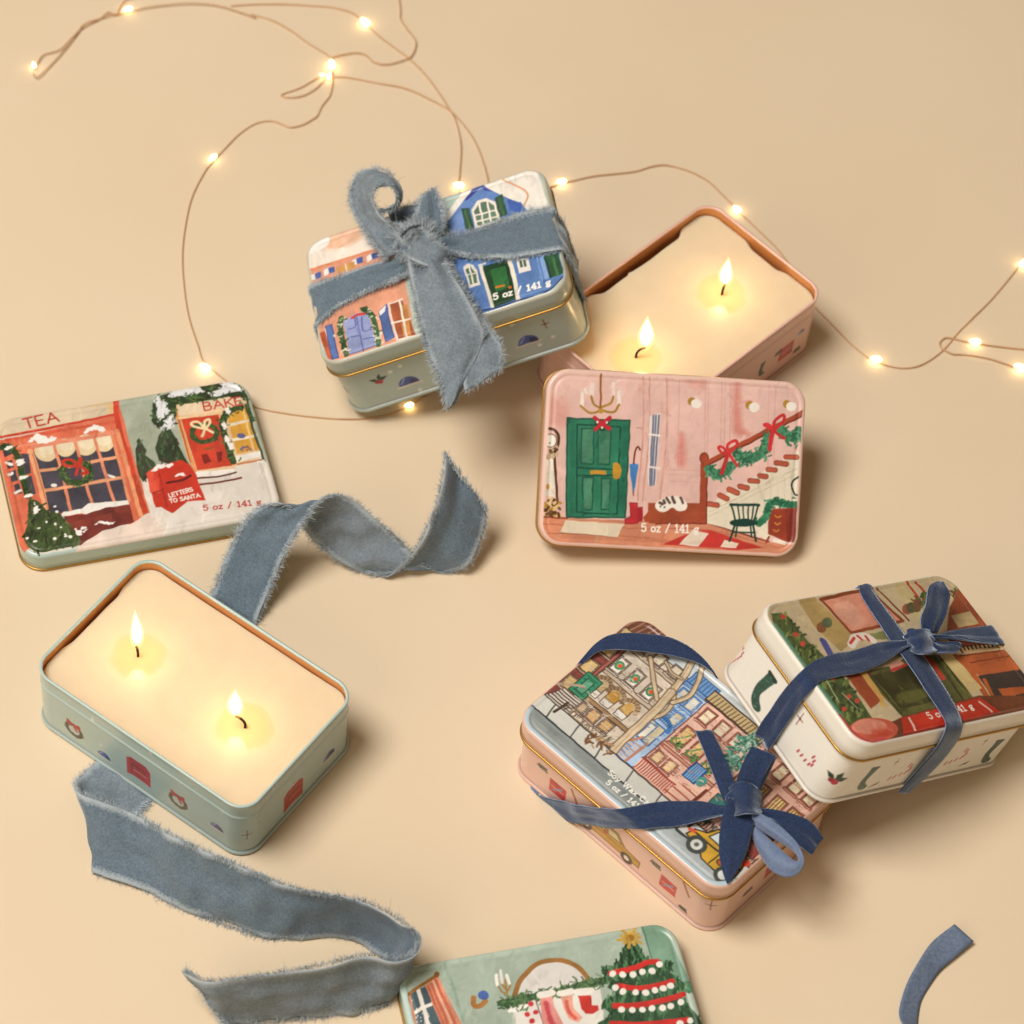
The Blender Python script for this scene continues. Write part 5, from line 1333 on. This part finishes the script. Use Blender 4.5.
TXT1 = ((-1.2, -2.84), (1.5, -2.76)); TXT2 = ((-.95, -3.22), (.95, -3.16))
# ------------------------------------------------------------------ assemble
M['flame'] = mat_flame()
build_table()


def cp(crop):
    x0, y0, s = crop
    return lambda x, y: (x0 + x / s, y0 + y / s)


def prints_E(cv):
    for f, px, k in ((p_wreath, (74, 730), 1.0), (p_dome, (104, 757), .8), (p_letterbox, (138, 771), 1.15), (p_wreath, (178, 801), 1.0), (p_dome, (217, 829), .8), (p_star, (250, 838), 1.1), (p_letterbox, (293, 795), 1.15), (p_dome, (329, 757), .9)):
        f(cv, *arc_of('E', *px), k)
    for px in ((101, 745), (199, 829), (92, 720), (150, 752), (120, 790), (222, 812)): p_flake(cv, *arc_of('E', *px), .25)


def prints_A(cv):
    for f, px, k in ((p_holly, (379, 381), 1.0), (p_dome, (409.5, 384), 1.1), (p_dome, (529, 343), 1.1), (p_star, (545, 324), .9), (p_holly, (496, 344), .9), (p_star, (349, 395), .8)): f(cv, *arc_of('A', *px), k)
    for px in ((400, 366), (444, 372), (420, 390), (512, 325), (553, 337), (390, 372), (540, 345)): p_flake(cv, *arc_of('A', *px), .3)


def prints_H(cv):
    for f, px, k in ((p_sprig, (542, 767), .7), (p_phone, (557.5, 790), 1.05), (p_cab, (607, 836), 1.45), (p_sprig, (655, 864), .7), (p_phone, (668, 886), 1.0), (p_star, (716, 913), 1.1), (p_sprig, (747, 892), .8), (p_phone, (772, 868), 1.0), (p_sprig, (682, 908), .55)): f(cv, *arc_of('H', *px), k)
    for px in ((574, 796), (686, 889)): cv.stroke([(arc_of('H', *px)[0] - .15, arc_of('H', *px)[1] + .3), (arc_of('H', *px)[0] + .2, arc_of('H', *px)[1] - .35)], .12, '#a8623c')


def prints_I(cv):
    for f, px, k in ((p_stocking, (761, 689), 1.15), (p_star, (800, 719), 1.0), (p_holly, (840, 783), 1.2), (p_stocking, (866, 779), .9), (p_stocking, (990, 752), .95)): f(cv, *arc_of('I', *px), k)
    for px, k, an in (((735, 655), 1.0, 60), ((807, 758), 1.0, 0), ((902, 772), 1.15, 10), ((958, 757), 1.15, 10)): p_cane(cv, *arc_of('I', *px), k, an)
    for px in ((897, 762), (986, 741)): p_star(cv, *arc_of('I', *px), .7, '#8a7a50')
    for px in ((873, 785), (963, 764)): s, z = arc_of('I', *px); cv.poly([(s - .3, z - .1), (s + .3, z + .16), (s + .2, z - .02)], '#3a3a24')


def prints_B(cv):
    for f, px, k in ((p_phone, (786, 351), 1.1), (p_sprig, (778, 353), .6), (p_sprig, (796, 350), .6), (p_dome, (801, 333), .5), (p_stocking, (761, 370), .6)): f(cv, *arc_of('B', *px), k)


# closed tins
def closed(t, prints, art, label):
    e = empty('gift_tin', POSE[t]); tag(e, label, 'tin', 'closed tins tied with ribbon')
    build_body(t, e, prints, False); build_lid(t, e, art, ZG); return e


closed('A', prints_A, art_houses, 'grey-green tin with snowy salmon and blue houses on its lid, tilted against the pink candle')
closed('H', prints_H, art_street, 'pink tin with a row of town houses and a yellow cab on its lid')
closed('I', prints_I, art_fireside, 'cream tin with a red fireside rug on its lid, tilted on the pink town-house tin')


# open candles
def candle(t, prints, gaps, wicks, label):
    e = empty('candle', POSE[t]); tag(e, label, 'candle', 'lit candles in open tins')
    build_body(t, e, prints, True)
    pools = [tuple(loc(t, *w[0], 2, WAXZ)[:2]) for w in wicks]
    build_wax(t, e, gaps, pools)
    for w in wicks: build_wick(t, e, *w)


S1 = TL / 2 - RC + pi * RC / 2          # where the right-hand side begins along the outline
SR = S1 + TW - 2 * RC + pi * RC / 2     # where the back begins
candle('E', prints_E, [(-S1 - 4.6, -S1 - .6, .12)], [((138, 656), (-.1, .02), (136, 611), .29, .05), ((245, 727), (-.4, -.12), (234, 689), .35, -.04)],
       'lit two-wick candle in the open grey-green tin')
candle('B', prints_B, [(SR + .5, 17.4, .3), (-17.4, -14.6, .3), (S1 + 1.0, S1 + 3.7, .2)], [((722, 294), (.12, .0), (728, 258), .33, -.05), ((636, 357), (.3, -.2), (648, 316), .37, .03)],
       'lit two-wick candle in the open pink tin')

# loose lids
for t, art, label in (('D', art_shops, 'loose lid painted with a tea shop and bakery, flat on the table'),
                      ('C', art_foyer, 'loose pink lid painted with a green door and staircase, leaning on the pink candle'),
                      ('G', art_parlour, 'loose grey-green lid painted with a Christmas tree and hanging stockings')):
    o = build_lid(t, None, art, 0.0, 'tin_lid', POSE[t]); tag(o, label, 'lid', 'loose tin lids')

# ------------------------------------------------------------------ frayed ribbon lying under the grey-green candle
VEL = [M['velvet'], M['twill'], M['fray']]
LIV = [M['twill'], M['velvet'], M['fray']]
r1 = cp((200, 440, 3.413)); r2 = cp((60, 750, 2.768))


def secs_from(c, rows, w):
    out = []
    for (px, py, pz), (qx, qy, qz) in rows:
        P = at(*c(px, py), pz)
        Q = at(*c(qx, qy), qz) if w is None else reach(P, *c(qx, qy), w, qz)
        out.append((P, Q))
    return out


up = secs_from(r1, [((40, 530, .12), (190, 628, .12)), ((92, 390, 1.1), (240, 505, 1.0)), ((145, 282, 2.3), (292, 385, 2.1)), ((210, 228, 3.1), (355, 280, 3.1)),
                    ((295, 222, 3.4), (412, 205, 3.7)), ((330, 265, 2.7), (470, 187, 3.3)), ((365, 312, 1.7), (535, 212, 2.7)), ((420, 372, .8), (610, 278, 2.1)),
                    ((500, 425, .3), (675, 335, 1.5)), ((590, 458, .12), (732, 395, .9)), ((660, 448, .5), (795, 445, .15)), ((718, 398, 1.3), (855, 452, .1)),
                    ((768, 312, 2.4), (915, 425, .6)), ((805, 222, 3.3), (955, 352, 1.1)), ((826, 130, 4.0), (975, 285, 1.7)), ((838, 45, 4.5), (980, 235, 2.1))], None)
rb = empty('ribbon', at_=at(225, 640)); tag(rb, 'long frayed grey-blue velvet ribbon curling out from beneath the grey-green candle', 'ribbon', None)
O = at(225, 640)
o, ed = band('curl', up, VEL, rb, O, .12, .035, 9, 21, .13, 4); frayed(ed, o, O, 46, (.07, .3), (False, True), 5)
flat = [(at(*r2(150, -20), .05), at(*r2(335, 95), .05)), (at(*r2(95, 42), .06), at(*r2(242, 152), .06)), (at(*r2(58, 72), .35), at(*r2(165, 262), .06))]
low = flat + secs_from(r2, [((40, 100, 1.3), (98, 330, .1))], None)
for (ux, uy), (lx, ly) in (((70, 125), (122, 348)), ((140, 152), (185, 368)), ((210, 180), (252, 394)), ((340, 250), (342, 442)), ((500, 322), (472, 490)), ((600, 364), (562, 520)), ((700, 394), (662, 522)),
                           ((780, 404), (742, 514)), ((850, 420), (822, 530)), ((920, 455), (880, 562)), ((968, 490), (915, 605)), ((990, 522), (922, 645)), ((975, 560), (915, 690)), ((925, 578), (890, 712)),
                           ((850, 563), (840, 724)), ((740, 588), (745, 736)), ((600, 615), (625, 750)), ((470, 632), (525, 760)), ((400, 634), (480, 770)), ((345, 606), (462, 776))):
    L_ = at(*r2(lx, ly), .06); low.append((reach(L_, *r2(ux, uy), 2.95, 2.2), L_))
o, ed = band('tail', low, VEL, rb, O, .05, .035, 8, 21, .16, 8); frayed(ed, o, O, 46, (.07, .3), (False, True), 9)
o, ed = band('strip', [(at(*r1(40, 560), .05), at(*r1(175, 660), .05)), up[0]], VEL, rb, O, .0, .04, 4, 5, 0, 1)

# ------------------------------------------------------------------ frayed ribbon tied round the house tin
a0 = cp((290, 160, 3.303)); a2 = cp((430, 160, 6.0235)); TOPZ = ZG + HS


def on(t, c, x, y, h):
    return onto(t, *c(x, y), TOPZ + h)


def plane_secs(t, c, rows):
    return [(on(t, c, *p), on(t, c, *q)) for p, q in rows]


def over_edge(t, sec, axis, sign, zs, e=.12):
    """carry a strip's last cross-section over the lid's edge and down the wall"""
    out = []
    half = (TL if axis == 0 else TW) / 2 + LO
    for z, ee in zs:
        pr = []
        for w in sec:
            q = (w - TR[t]) @ RM[t]; q = q.copy(); q[axis] = sign * (half + ee); q[2] = z; pr.append(wor(t, q))
        out.append(tuple(pr))
    return out


WRAP = [(TOPZ - .12, .06), (TOPZ - .7, .12), (ZG, .16), (1.2, .08), (.1, .06)]
OA = wor('A', (.3, .6, TOPZ))
ra = empty('ribbon', at_=OA); tag(ra, 'frayed grey-blue velvet ribbon knotted across the tilted snowy-houses tin', 'ribbon', None)
s = plane_secs('A', a0, [((420, 285, .5), (425, 345, .5)), ((345, 325, .35), (348, 395, .35)), ((250, 356, .22), (258, 432, .22)), ((150, 386, .14), (158, 485, .14)), ((80, 410, .1), (98, 535, .1))])
s += over_edge('A', s[-1], 0, -1, WRAP)
o, ed = band('wrap', s[::-1], VEL, ra, OA, .07, .035, 8, 25, .1, 11, (.13, 2.2, 2.2, True)); frayed(ed, o, OA, 60, (.06, .3), seed=12)
s = plane_secs('A', a2, [((-10, 470, .55), (0, 570, .5)), ((85, 448, .5), (100, 555, .45)), ((250, 425, .26), (258, 580, .26)), ((450, 350, .16), (450, 592, .16)), ((600, 305, .12), (605, 572, .12)), ((720, 288, .1), (762, 548, .1))])
s += over_edge('A', s[-1], 0, 1, WRAP)
o, ed = band('wrap', s, VEL, ra, OA, .07, .035, 8, 25, .12, 13, (.14, 2.0, 2.4, False)); frayed(ed, o, OA, 60, (.06, .3), seed=14)
ROWS = {
    'tail': ([((395, 335, .95), (505, 322, .9)), ((402, 400, 1.05), (545, 392, .95)), ((418, 500, 1.0), (585, 455, .85)), ((446, 605, .9), (622, 525, .75)), ((478, 700, .6), (642, 580, .5)), ((505, 775, .1), (598, 680, .1)), ((518, 822, -.3), (545, 800, -.3))], .28, 21),
    'tail_': ([((430, 360, .5), (520, 330, .5)), ((490, 500, .45), (600, 460, .45)), ((530, 620, .25), (660, 555, .25)), ((560, 700, .1), (700, 615, .1)), ((580, 765, -.2), (700, 690, -.2))], .1, 23),
    'tail__': ([((375, 300, .6), (480, 275, .6)), ((395, 235, .95), (505, 225, .8)), ((420, 170, 1.0), (510, 168, .8)), ((440, 112, .75), (478, 92, .7))], .1, 25),
    'tail___': ([((318, 165, .35), (345, 225, .35)), ((380, 150, .3), (395, 215, .3)), ((445, 132, .22), (455, 210, .22))], .05, 27),
    'loop': ([((395, 290, .75), (315, 330, .6)), ((352, 235, 1.1), (262, 262, .9)), ((302, 178, 1.6), (212, 178, 1.3)), ((276, 130, 2.1), (196, 115, 1.7)), ((287, 92, 2.5), (212, 58, 2.1)), ((315, 80, 2.7), (262, 30, 2.3)),
              ((342, 94, 2.5), (318, 36, 2.1)), ((354, 124, 2.1), (350, 78, 1.7)), ((346, 156, 1.7), (362, 118, 1.3)), ((322, 168, 1.4), (350, 150, 1.0)), ((296, 164, 1.2), (325, 168, .8))], .04, 29),
}
for k, (rows, bow, sd) in ROWS.items():
    o, ed = band(k.rstrip('_'), plane_secs('A', a0, rows), VEL, ra, OA, bow, .035, 8, 25, .14, sd, (.16, 1.7, 1.6, False)); frayed(ed, o, OA, 60, (.06, .3), (False, True), sd + 1)
kc = on('A', a0, 425, 290, .55)
wk, ed = band('knot', plane_secs('A', a0, [((352, 290, .1), (400, 205, .1)), ((372, 305, .85), (430, 222, .95)), ((405, 335, 1.3), (470, 250, 1.35)), ((450, 352, 1.25), (508, 285, 1.2)), ((492, 362, .7), (528, 318, .6)), ((505, 372, .1), (535, 335, .1))]), VEL, ra, OA, .1, .06, 8, 25, .12, 35, None)
frayed(ed, wk, OA, 60, (.06, .3), seed=36)
kn = knot('knot', kc, RM['A'] @ np.array([.35, -1, 0]), RM['A'][:, 2], 1.15, .8, .5, [M['velvet']], ra, OA, 2.2, 3)
c_ = spline([kc + RM['A'] @ np.array(v) for v in ((-.9, .5, .45), (-.3, .85, .6), (.5, .8, .6), (.9, .2, .5))], 6); d_ = spline([kc + RM['A'] @ np.array(v) for v in ((-.3, .1, .6), (.1, .3, .75), (.3, .1, .75), (.3, -.3, .7))], 6)
n_ = np.tile(RM['A'][:, 2], (len(c_), 1)); frayed((c_, d_, n_, n_), kn, OA, 110, (.15, .5), seed=31)
t_ = np.linspace(0, 2 * pi, 30); A3 = RM['A']
e_ = np.array([kc + A3 @ np.array([.95 * cos(t), 1.0 * sin(t), .35]) for t in t_]); g_ = np.array([kc + A3 @ np.array([.4 * cos(t), .4 * sin(t), .7]) for t in t_])
n_ = np.tile(A3[:, 2], (30, 1)); frayed((e_, g_, n_, n_), kn, OA, 34, (.12, .42), seed=33)

# ------------------------------------------------------------------ navy ribbons
NAV = [M['navy'], M['satin'], M['navyedge']]; q0 = cp((500, 600, 3.012)); h4 = cp((650, 780, 5.689))
pxy = lambda x, y: (x, y)
REV = [M['satin'], M['navy'], M['navyedge']]
OH = wor('H', (3, -.5, TOPZ))
rh = empty('ribbon', at_=OH); tag(rh, 'navy velvet ribbon tied in a bow on the pink town-house tin', 'ribbon', None)
FW_ = lambda x, y, e: onto('H', *q0(x, y), -(TW / 2 + LO + e), 1)
s = plane_secs('H', q0, [((735, 590, .6), (735, 640, .6)), ((680, 618, .5), (690, 648, .5)), ((600, 606, .35), (600, 668, .35)), ((520, 606, .22), (520, 680, .22))])
s = s[:3] + plane_secs('H', q0, [((520, 606, .16), (530, 681, .16)), ((450, 612, .17), (475, 685, .17)), ((385, 625, .17), (436, 690, .17))])
s += [(FW_(335, 630, .1), FW_(385, 690, .1)), (FW_(250, 622, .1), FW_(285, 682, .08)), (FW_(160, 600, .06), FW_(190, 660, .06)), (FW_(92, 576, .02), FW_(112, 608, .02)), (wor('H', (-4.2, -3.3, -.0)), wor('H', (-3.7, -3.2, -.0)))]
band('wrap', s[::-1], NAV, rh, OH, .03, .05, 8, 17, .05, 41, (.06, 1.5, 1.6, True))
s = plane_secs('H', q0, [((222, 208, -.3), (232, 208, -.4)), ((245, 178, .1), (255, 188, .05)), ((290, 130, .35), (292, 158, .3)), ((340, 104, .45), (338, 150, .4)), ((420, 101, .5), (425, 154, .45)), ((520, 116, .45), (530, 170, .4)), ((600, 164, .3), (600, 192, .28)), ((650, 225, .1), (645, 225, .1)), ((672, 262, -.4), (664, 255, -.4))])
band('wrap', s, NAV, rh, OH, .0, .05, 8, 9, .02, 43)
HR = {
    'loop': [((734, 792, .5), (755, 798, .5)), ((738, 775, 1.1), (762, 782, 1.1)), ((745, 758, 1.7), (768, 768, 1.7)), ((752, 746, 2.1), (775, 757, 2.1)), ((753, 749, 1.7), (775, 761, 1.7)), ((747, 768, 1.0), (768, 776, 1.0)), ((740, 792, .3), (757, 797, .3))],
    'tail': [((724, 800, .5), (738, 792, .5)), ((714, 775, .7), (731, 772, .6)), ((704, 750, .8), (722, 752, .7)), ((695, 730, .8), (712, 730, .7))],
    'tail_': [((728, 798, .75), (756, 806, .75)), ((721, 822, .65), (754, 822, .6)), ((719, 850, .4), (748, 848, .35)), ((722, 868, .25), (740, 866, .2)), ((727, 884, .1), (731, 880, .1))],
    'tail__': [((756, 808, .4), (762, 817, .35)), ((776, 810, .35), (776, 824, .3)), ((796, 815, .3), (792, 839, .2)), ((812, 823, .1), (805, 850, 0)), ((824, 838, -.2), (811, 855, -.2))],
}
for k, rows in HR.items(): band(k.rstrip('_'), plane_secs('H', pxy, rows), REV if k == 'tail_' else NAV, rh, OH, .05, .05, 8, 17, .05, 50 + len(k), (.06, 1.4, .9, False))
s = plane_secs('H', h4, [((600, 180, .75), (592, 250, .55)), ((655, 205, .95), (640, 290, .65)), ((722, 248, 1.05), (710, 335, .7)), ((792, 308, 1.05), (778, 378, .7)), ((845, 365, 1.0), (826, 412, .7)), ((876, 430, .95), (852, 440, .7)),
                      ((878, 475, .8), (848, 462, .62)), ((856, 520, .5), (822, 462, .55)), ((810, 548, .25), (782, 432, .5)), ((755, 548, .12), (735, 388, .48)), ((685, 508, .08), (690, 348, .46)), ((622, 418, .08), (645, 300, .44)), ((578, 318, .15), (612, 250, .42))])
band('loop', s, REV, rh, OH, -.16, .045, 8, 17, .04, 61, (.05, 1.3, 1.2, False))
kc = on('H', pxy, 743, 800, .6)
band('knot', plane_secs('H', pxy, [((725, 793, .2), (732, 817, .2)), ((731, 785, .8), (737, 816, .8)), ((741, 781, 1.12), (744, 815, 1.15)), ((752, 784, 1.1), (753, 815, 1.05)), ((761, 791, .7), (759, 815, .65)), ((764, 796, .2), (762, 812, .2))]), NAV, rh, OH, .06, .05, 8, 17, .05, 63, (.05, 1.5, 9, False))
knot('knot', kc, RM['H'] @ np.array([1, .9, 0]), RM['H'][:, 2], .6, .5, .36, [M['navy']], rh, OH, .6, 2)

OI = wor('I', (.3, .2, TOPZ))
ri = empty('ribbon', at_=OI); tag(ri, 'navy velvet ribbon crossed and knotted round the cream fireside tin', 'ribbon', None)
k0 = cp((700, 560, 3.1605)); k1 = cp((700, 570, 6.4)); k2 = cp((860, 560, 6.244)); k3 = cp((924, 660, 10.24))
s = plane_secs('I', k2, [((-5, 165, .06), (70, 160, .06)), ((20, 240, .1), (95, 215, .1)), ((180, 490, .18), (262, 440, .18)), ((270, 605, .2), (370, 560, .2)), ((400, 800, .12), (510, 765, .12)), ((505, 960, .08), (605, 930, .08))])
back = over_edge('I', s[0], 1, 1, WRAP)
fr = [(onto('I', *k3(218, 690), -(TW / 2 + LO + .12), 1), onto('I', *k3(392, 690), -(TW / 2 + LO + .1), 1)), (onto('I', *k3(120, 900), -(TW / 2 + LO + .1), 1), onto('I', *k3(290, 900), -(TW / 2 + LO + .1), 1)),
      (onto('I', 912, 776, -(TW / 2 + .12), 1), onto('I', 927, 776, -(TW / 2 + .12), 1)), (onto('I', 898, 792, -(TW / 2 + .1), 1), onto('I', 908, 794, -(TW / 2 + .1), 1))]
band('wrap', back[::-1] + s + fr, REV, ri, OI, .02, .05, 8, 9, .02, 71)
s = plane_secs('I', k1, [((725, 585, .06), (790, 705, .06)), ((860, 540, .1), (900, 680, .1)), ((1024, 502, .14), (1035, 655, .14))]) + plane_secs('I', k2, [((150, 508, .2), (165, 632, .2)), ((262, 500, .3), (280, 555, .3)), ((330, 500, .3), (330, 540, .3))])
lw = lambda c, x, y, e: onto('I', *c(x, y), -(TL / 2 + LO + e), 0)
dn = [(lw(k1, 640, 655, .1), lw(k1, 722, 760, .1)), (lw(k1, 560, 745, .12), lw(k1, 640, 855, .12)), (lw(k1, 460, 880, .08), lw(k1, 550, 985, .08)), (lw(pxy, 755, 735, .06), lw(pxy, 769, 751, .06))]
band('wrap', dn[::-1] + s, NAV, ri, OI, .03, .05, 8, 17, .05, 73, (.06, 1.5, 1.4, True))
s = plane_secs('I', k2, [((420, 480, .35), (430, 510, .35)), ((540, 448, .3), (560, 478, .3)), ((690, 425, .2), (720, 500, .2)), ((815, 409, .12), (884, 523, .12))])
band('wrap', s + over_edge('I', s[-1], 0, 1, WRAP), NAV, ri, OI, .02, .05, 8, 17, .04, 75, (.06, 1.5, 1.4, False))
IR = {'tail': [((395, 455, .5), (490, 450, .5)), ((385, 370, .9), (530, 350, .8)), ((410, 270, 1.2), (562, 245, 1.1)), ((428, 170, 1.35), (558, 195, 1.3)), ((480, 132, 1.3), (520, 135, 1.25))],
      'loop': [((430, 470, .5), (425, 540, .45)), ((500, 505, .6), (470, 580, .5)), ((600, 508, .6), (560, 582, .5)), ((632, 535, .5), (615, 575, .45)), ((600, 555, .35), (590, 585, .35)), ((480, 545, .3), (480, 588, .3))],
      'strip': [((440, 470, .55), (450, 490, .5)), ((560, 468, .6), (570, 495, .55)), ((700, 490, .45), (705, 512, .4)), ((860, 520, .2), (870, 530, .15))]}
for k, rows in IR.items(): band(k, plane_secs('I', k2, rows), NAV, ri, OI, .02, .05, 8, 17, .05, 80 + len(k), (.06, 1.5, 1.0, False))
band('knot', plane_secs('I', k2, [((262, 495, .12), (310, 560, .12)), ((295, 452, .6), (345, 585, .6)), ((350, 428, .88), (392, 590, .9)), ((415, 425, .88), (440, 580, .85)), ((465, 438, .5), (480, 570, .5)), ((488, 452, .12), (500, 555, .12))]), NAV, ri, OI, .06, .05, 8, 17, .05, 65, (.05, 1.5, 9, False))
knot('knot', on('I', k2, 375, 505, .4), RM['I'] @ np.array([.4, 1, 0]), RM['I'][:, 2], .6, .65, .32, [M['navy']], ri, OI, 1.4, 3)

# cut end of navy ribbon in the corner
k5 = cp((860, 900, 6.244)); rows = []
for (x0, y0, z0), (x1, y1) in (((710, 258, .25), (590, 150)), ((600, 352, .2), (450, 262)), ((500, 442, .12), (365, 385)), ((438, 530, .08), (295, 515)), ((386, 620, .06), (254, 635)), ((366, 700, .06), (244, 720)), ((360, 790, .06), (275, 790)), ((380, 900, .1), (350, 900)), ((440, 1000, .1), (470, 1010))):
    P = at(*k5(x0, y0), z0); rows.append((P, reach(P, *k5(x1, y1), 1.0, .8)))
OS = at(910, 990)
sc_ = empty('ribbon', at_=OS); tag(sc_, 'short loose end of slate-blue satin ribbon, alone on the bare table', 'ribbon', None)
band('strip', rows, [M['slate'], M['slate'], M['navyedge']], sc_, OS, .0, .04, 9, 7, .0, 91)


# ------------------------------------------------------------------ string of copper-wire lights
def mat_bulb():
    m = bpy.data.materials.new('warm_led'); m.use_nodes = True; nt = m.node_tree; nt.nodes.clear()
    out = nt.nodes.new('ShaderNodeOutputMaterial'); em = nt.nodes.new('ShaderNodeEmission')
    em.inputs['Color'].default_value = (1, .72, .34, 1); em.inputs['Strength'].default_value = BULB
    nt.links.new(em.outputs[0], out.inputs['Surface']); return m


BULB = 11.0
M['bulb'] = mat_bulb(); M['resin'] = mat_plain('clear_resin', '#f4e2c0', .1)
ls = empty('string_lights', at_=at(480, 140)); OL = at(480, 140)
tag(ls, 'thin copper wire string lights looping behind the tins with glowing warm bulbs', 'string lights')


def wire(c, pts, z=.12, lift=None):
    C = []
    for i, p in enumerate(pts):
        zz = p[2] if len(p) > 2 else z
        C.append(at(*c(p[0], p[1]), zz))
    C = spline(C, 7); C[:, 2] *= .45
    C[:, 2] = np.maximum(C[:, 2] + .05 * (vnoise(np.arange(len(C)) * .21, np.zeros(len(C)), 1, int(len(C))) - .5), .05)
    return tube('wire', C, [.03] * len(C), M['copper'], ls, 7, OL)


def bulb(x, y, ang, k=1.0, z=.2):
    """a drop of clear resin round a tiny lamp"""
    c = at(x, y, z); a = radians(ang); t = RT * cos(a) - UP * sin(a); t[2] = 0; t /= np.linalg.norm(t); s = np.cross([0, 0, 1], t)
    V = []; n, m = 12, 12
    for i in range(n):
        th = pi * i / (n - 1); r = sin(th) * .135 * k * (1 + .25 * cos(th))
        for j in range(m): q = 2 * pi * j / m; V.append(c + t * cos(th) * .27 * k + s * r * cos(q) + np.array([0, 0, 1]) * r * sin(q))
    return mesh('bulb', V, grid_faces(n, m, True), M['bulb'], ls, origin=OL)


t1 = cp((0, 0, 4)); t2 = cp((256, 0, 4)); t3 = cp((512, 128, 4)); t4 = cp((768, 192, 4))
wire(t1, [(132, 285), (150, 300), (200, 252), (260, 185), (310, 120), (335, 88), (385, 68), (450, 48), (472, 45), (500, 42), (575, 22), (680, 8), (780, 4), (870, 12), (950, 35), (1024, 60)], .3)
wire(t1, [(135, 270), (155, 235), (175, 210), (240, 190), (290, 140), (330, 102), (400, 66), (435, 40), (465, 52), (480, 20), (510, -12), (600, -30)], .25)
wire(t2, [(-20, 54), (60, 76), (140, 120), (220, 176), (296, 224), (308, 255), (306, 300), (305, 340), (295, 380), (265, 420), (245, 460), (225, 475), (190, 495), (140, 506), (100, 492), (60, 480), (0, 490), (-64, 530), (-124, 590), (-170, 640), (-204, 682), (-254, 780), (-279, 880), (-294, 1000), (-290, 1120), (-270, 1260), (-232, 1380), (-205, 1450), (-120, 1520), (-25, 1610), (40, 1635), (130, 1652), (240, 1665), (330, 1672), (420, 1672), (520, 1658), (600, 1625), (680, 1580)], .12)
wire(t2, [(-100, 18), (0, 12), (120, 12), (230, 18), (310, 25), (390, 50), (438, 88), (500, 145), (560, 190), (620, 235), (690, 310), (760, 410), (800, 480), (820, 580), (815, 690), (812, 745), (820, 800)], .15)
wire(t2, [(300, 226), (335, 215), (400, 205), (440, 215), (470, 240), (520, 252), (590, 235), (625, 215), (640, 160), (605, 110), (580, 70), (578, 30), (572, -20)], .2)
wire(t2, [(298, 300), (260, 300), (180, 345), (105, 372), (120, 384), (180, 381), (240, 350), (285, 308), (360, 305), (480, 326), (600, 350), (700, 395), (780, 440), (850, 520), (890, 590), (925, 700), (935, 800)], .15)
wire(t3, [(90, 260), (150, 235), (200, 215), (240, 208), (330, 188), (480, 172), (560, 150), (620, 145), (700, 165), (780, 205), (840, 260), (880, 300), (905, 328), (940, 360), (1024, 440), (1080, 500), (1150, 600), (1210, 705), (1275, 776), (1354, 856), (1424, 912), (1465, 930), (1504, 946), (1574, 956), (1644, 941), (1724, 886), (1784, 816), (1844, 756), (1924, 676), (2024, 556), (2060, 510)], .14)
wire(t4, [(1060, 705), (1005, 700), (960, 685), (880, 660), (790, 645), (740, 643), (700, 622), (688, 602), (702, 582), (730, 578), (800, 595), (840, 600), (900, 610), (1024, 624), (1080, 626)], .18)
for x, y, an, k in ((34, 65, 75, .62), (128, 9, -15, .8), (365, 21.5, 50, 1.0), (332, 64, 80, 1.0), (329, 76, 100, .65), (322, 75, 0, .4), (213, 157.5, -55, .8), (205, 367, 40, 1.0), (409, 405, -20, .75), (459, 185, 10, .9),
                    (561.5, 181.5, -15, .85), (737, 209, 50, .85), (876, 359, 10, .95), (1023, 263, -40, .9), (975, 341.5, 5, .95), (1020, 367, 25, 1.0)):
    bulb(x, y, an, k)

# ------------------------------------------------------------------ camera, lamps, view
cd = bpy.data.cameras.new('camera'); cam = bpy.data.objects.new('camera', cd); COL.objects.link(cam)
from mathutils import Matrix
cam.matrix_world = Matrix([[RT[0], UP[0], -FW[0], CAM[0] * U], [RT[1], UP[1], -FW[1], CAM[1] * U], [RT[2], UP[2], -FW[2], CAM[2] * U], [0, 0, 0, 1]])
cd.sensor_width = 36; cd.lens = F_PX * 36 / 1024; cd.shift_x = (512 - CX) / 1024; cd.shift_y = (CY - 512) / 1024
cd.clip_start = .02; cd.clip_end = 50
scene.camera = cam
cd.dof.use_dof = True; cd.dof.focus_distance = float(np.dot(np.array([4, -7, 2]) - CAM, FW)) * U; cd.dof.aperture_fstop = 13


def area(name, loc_, target, size, watts, color, sy=None):
    L = bpy.data.lights.new(name, 'AREA'); L.energy = watts; L.color = color; L.shape = 'RECTANGLE' if sy else 'DISK'; L.size = size
    if sy: L.size_y = sy
    o = bpy.data.objects.new(name, L); COL.objects.link(o); o.location = loc_
    d = Matrix.Identity(3)
    from mathutils import Vector
    o.rotation_euler = (Vector(target) - Vector(loc_)).to_track_quat('-Z', 'Y').to_euler()
    return o


area('window_light', (-.98, -.3, 2.36), (0, 0, 0), 1.15, KEY, (1, .965, .91))
area('fill_light', (-.75, -1.25, .95), (0, 0, 0), 1.0, FILL, (1, .88, .7))  # soft fill lamp added on the camera side to lift fronts and shadows
w = bpy.data.worlds.new('World'); scene.world = w; w.use_nodes = True
bg = w.node_tree.nodes['Background']; bg.inputs['Color'].default_value = (1, .75, .47, 1); bg.inputs['Strength'].default_value = AMB
v = scene.view_settings; v.view_transform = 'Standard'; v.look = 'None'; v.gamma = 1; v.exposure = 0; v.use_curve_mapping = False
scene.cycles.use_denoising = True
scene.cycles.max_bounces = 8; scene.cycles.transparent_max_bounces = 8; scene.cycles.sample_clamp_indirect = 4
